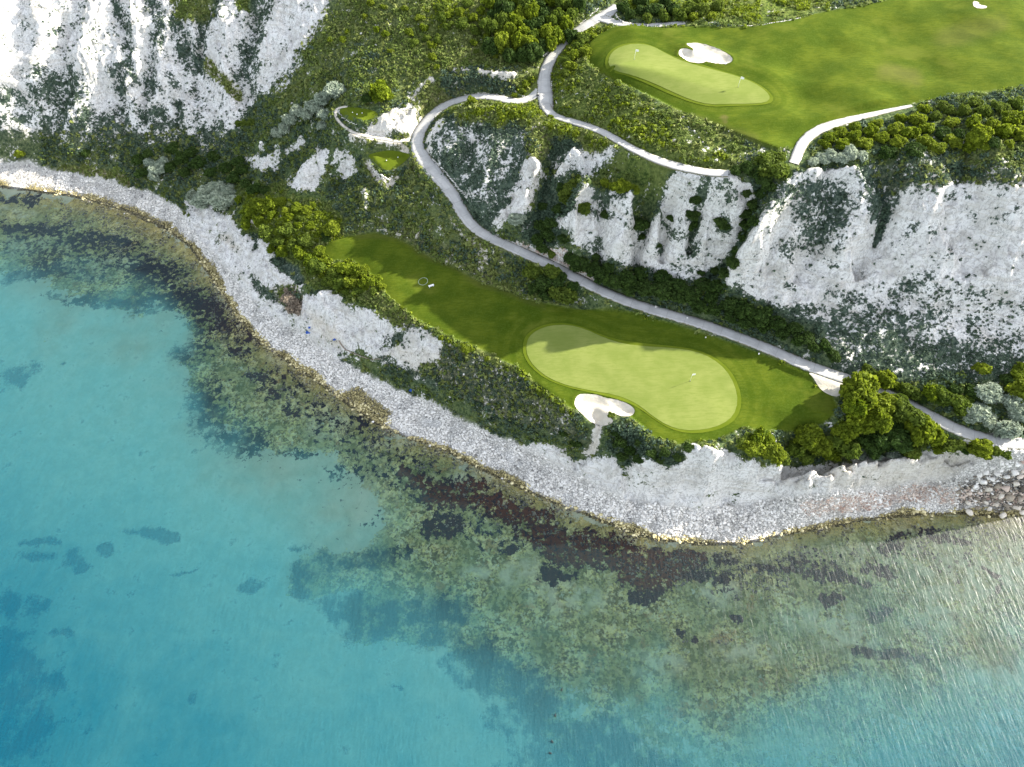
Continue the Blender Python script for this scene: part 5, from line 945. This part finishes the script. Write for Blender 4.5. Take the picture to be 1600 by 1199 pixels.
# ------------------------------------------------------------------ what lies on the beach and floats off it
def sheetlet(px, py, s, label, seed):
    r = np.random.default_rng(seed); n = 9; V = []; x, y = hit(px, py); g0 = float(ground(x, y))
    for top in (1, 0):
        for i in range(n):
            for k in range(n):
                u_, v_ = i/(n-1)-.5, k/(n-1)-.5; e = 1-.35*float(vnoise(np.array(u_*3+9*seed), np.array(v_*3), seed)); V.append((u_*s*e*1.3, v_*s*e, (.16+.30*s*float(fbm(np.array(u_*4+seed), np.array(v_*4), 3, seed)))+(.012 if top else 0)))
    q = []
    for top in (0, 1):
        for i in range(n-1):
            for k in range(n-1): b = top*n*n; t = (b+i*n+k, b+(i+1)*n+k, b+(i+1)*n+k+1, b+i*n+k+1); q.append(t if top == 0 else t[::-1])
    o = link('plastic_sheet', mesh('plastic_sheet', V, q, M['blue'])); o.location = (x, y, g0); o.rotation_euler = (0, 0, r.uniform(0, 6)); tag(o, label, 'plastic sheet', 'blue plastic washed onto the beach')
sheetlet(482, 521, .9, 'larger crumpled blue plastic scrap below the dried bushes', 1); sheetlet(484, 513, .55, 'smaller blue plastic scrap just above the larger crumpled one', 2)
sheetlet(523, 532, .6, 'pale blue plastic scrap at the start of the curved driftwood', 3); sheetlet(643, 612, .8, 'lone blue plastic scrap on the stones below the dark slope', 4)
q = smooth_line(hits([(530,534),(536,544),(546,551),(560,556),(575,562),(590,563),(600,561)]), 2); z = ground(q[:, 0], q[:, 1])+.28; pts = [tuple(p)+(zz,) for p, zz in zip(q, z)]
V, F = tube_mesh([(pts, list(np.linspace(.14, .05, len(pts))))], 7); o = link('driftwood_branch', mesh('driftwood_branch', V, F, M['wood'], smooth=True)); tag(o, 'long curved dark driftwood branch lying along the foot of the chalk', 'driftwood')
for j, (px, py) in enumerate(((878, 1078), (868, 1118), (863, 1159), (860, 1177))):
    d = ray(px, py); t_ = CAMZ/-d[2]; o = bpy.data.objects.new('seabird', None); C.objects.link(o); o.location = (d[0]*t_, d[1]*t_, 0); o.rotation_euler = (0, 0, 1.2+.5*j); o.scale = (.8, .8, .8)
    tag(o, f"dark seabird floating on the turquoise water, {('closest to the shore', 'second from the shore', 'third from the shore', 'farthest out to sea')[j]}", 'seabird', 'seabirds floating in a file')
    V, F = tube_mesh([([(-.34, 0, .10), (-.24, 0, .09), (-.05, 0, .08), (.12, 0, .09), (.22, 0, .13), (.27, 0, .24), (.29, 0, .31), (.34, 0, .33), (.42, 0, .32)], [.01, .06, .13, .12, .06, .035, .045, .04, .008])], 10); link('body', mesh('body', V, F, M['black'], smooth=True), o)
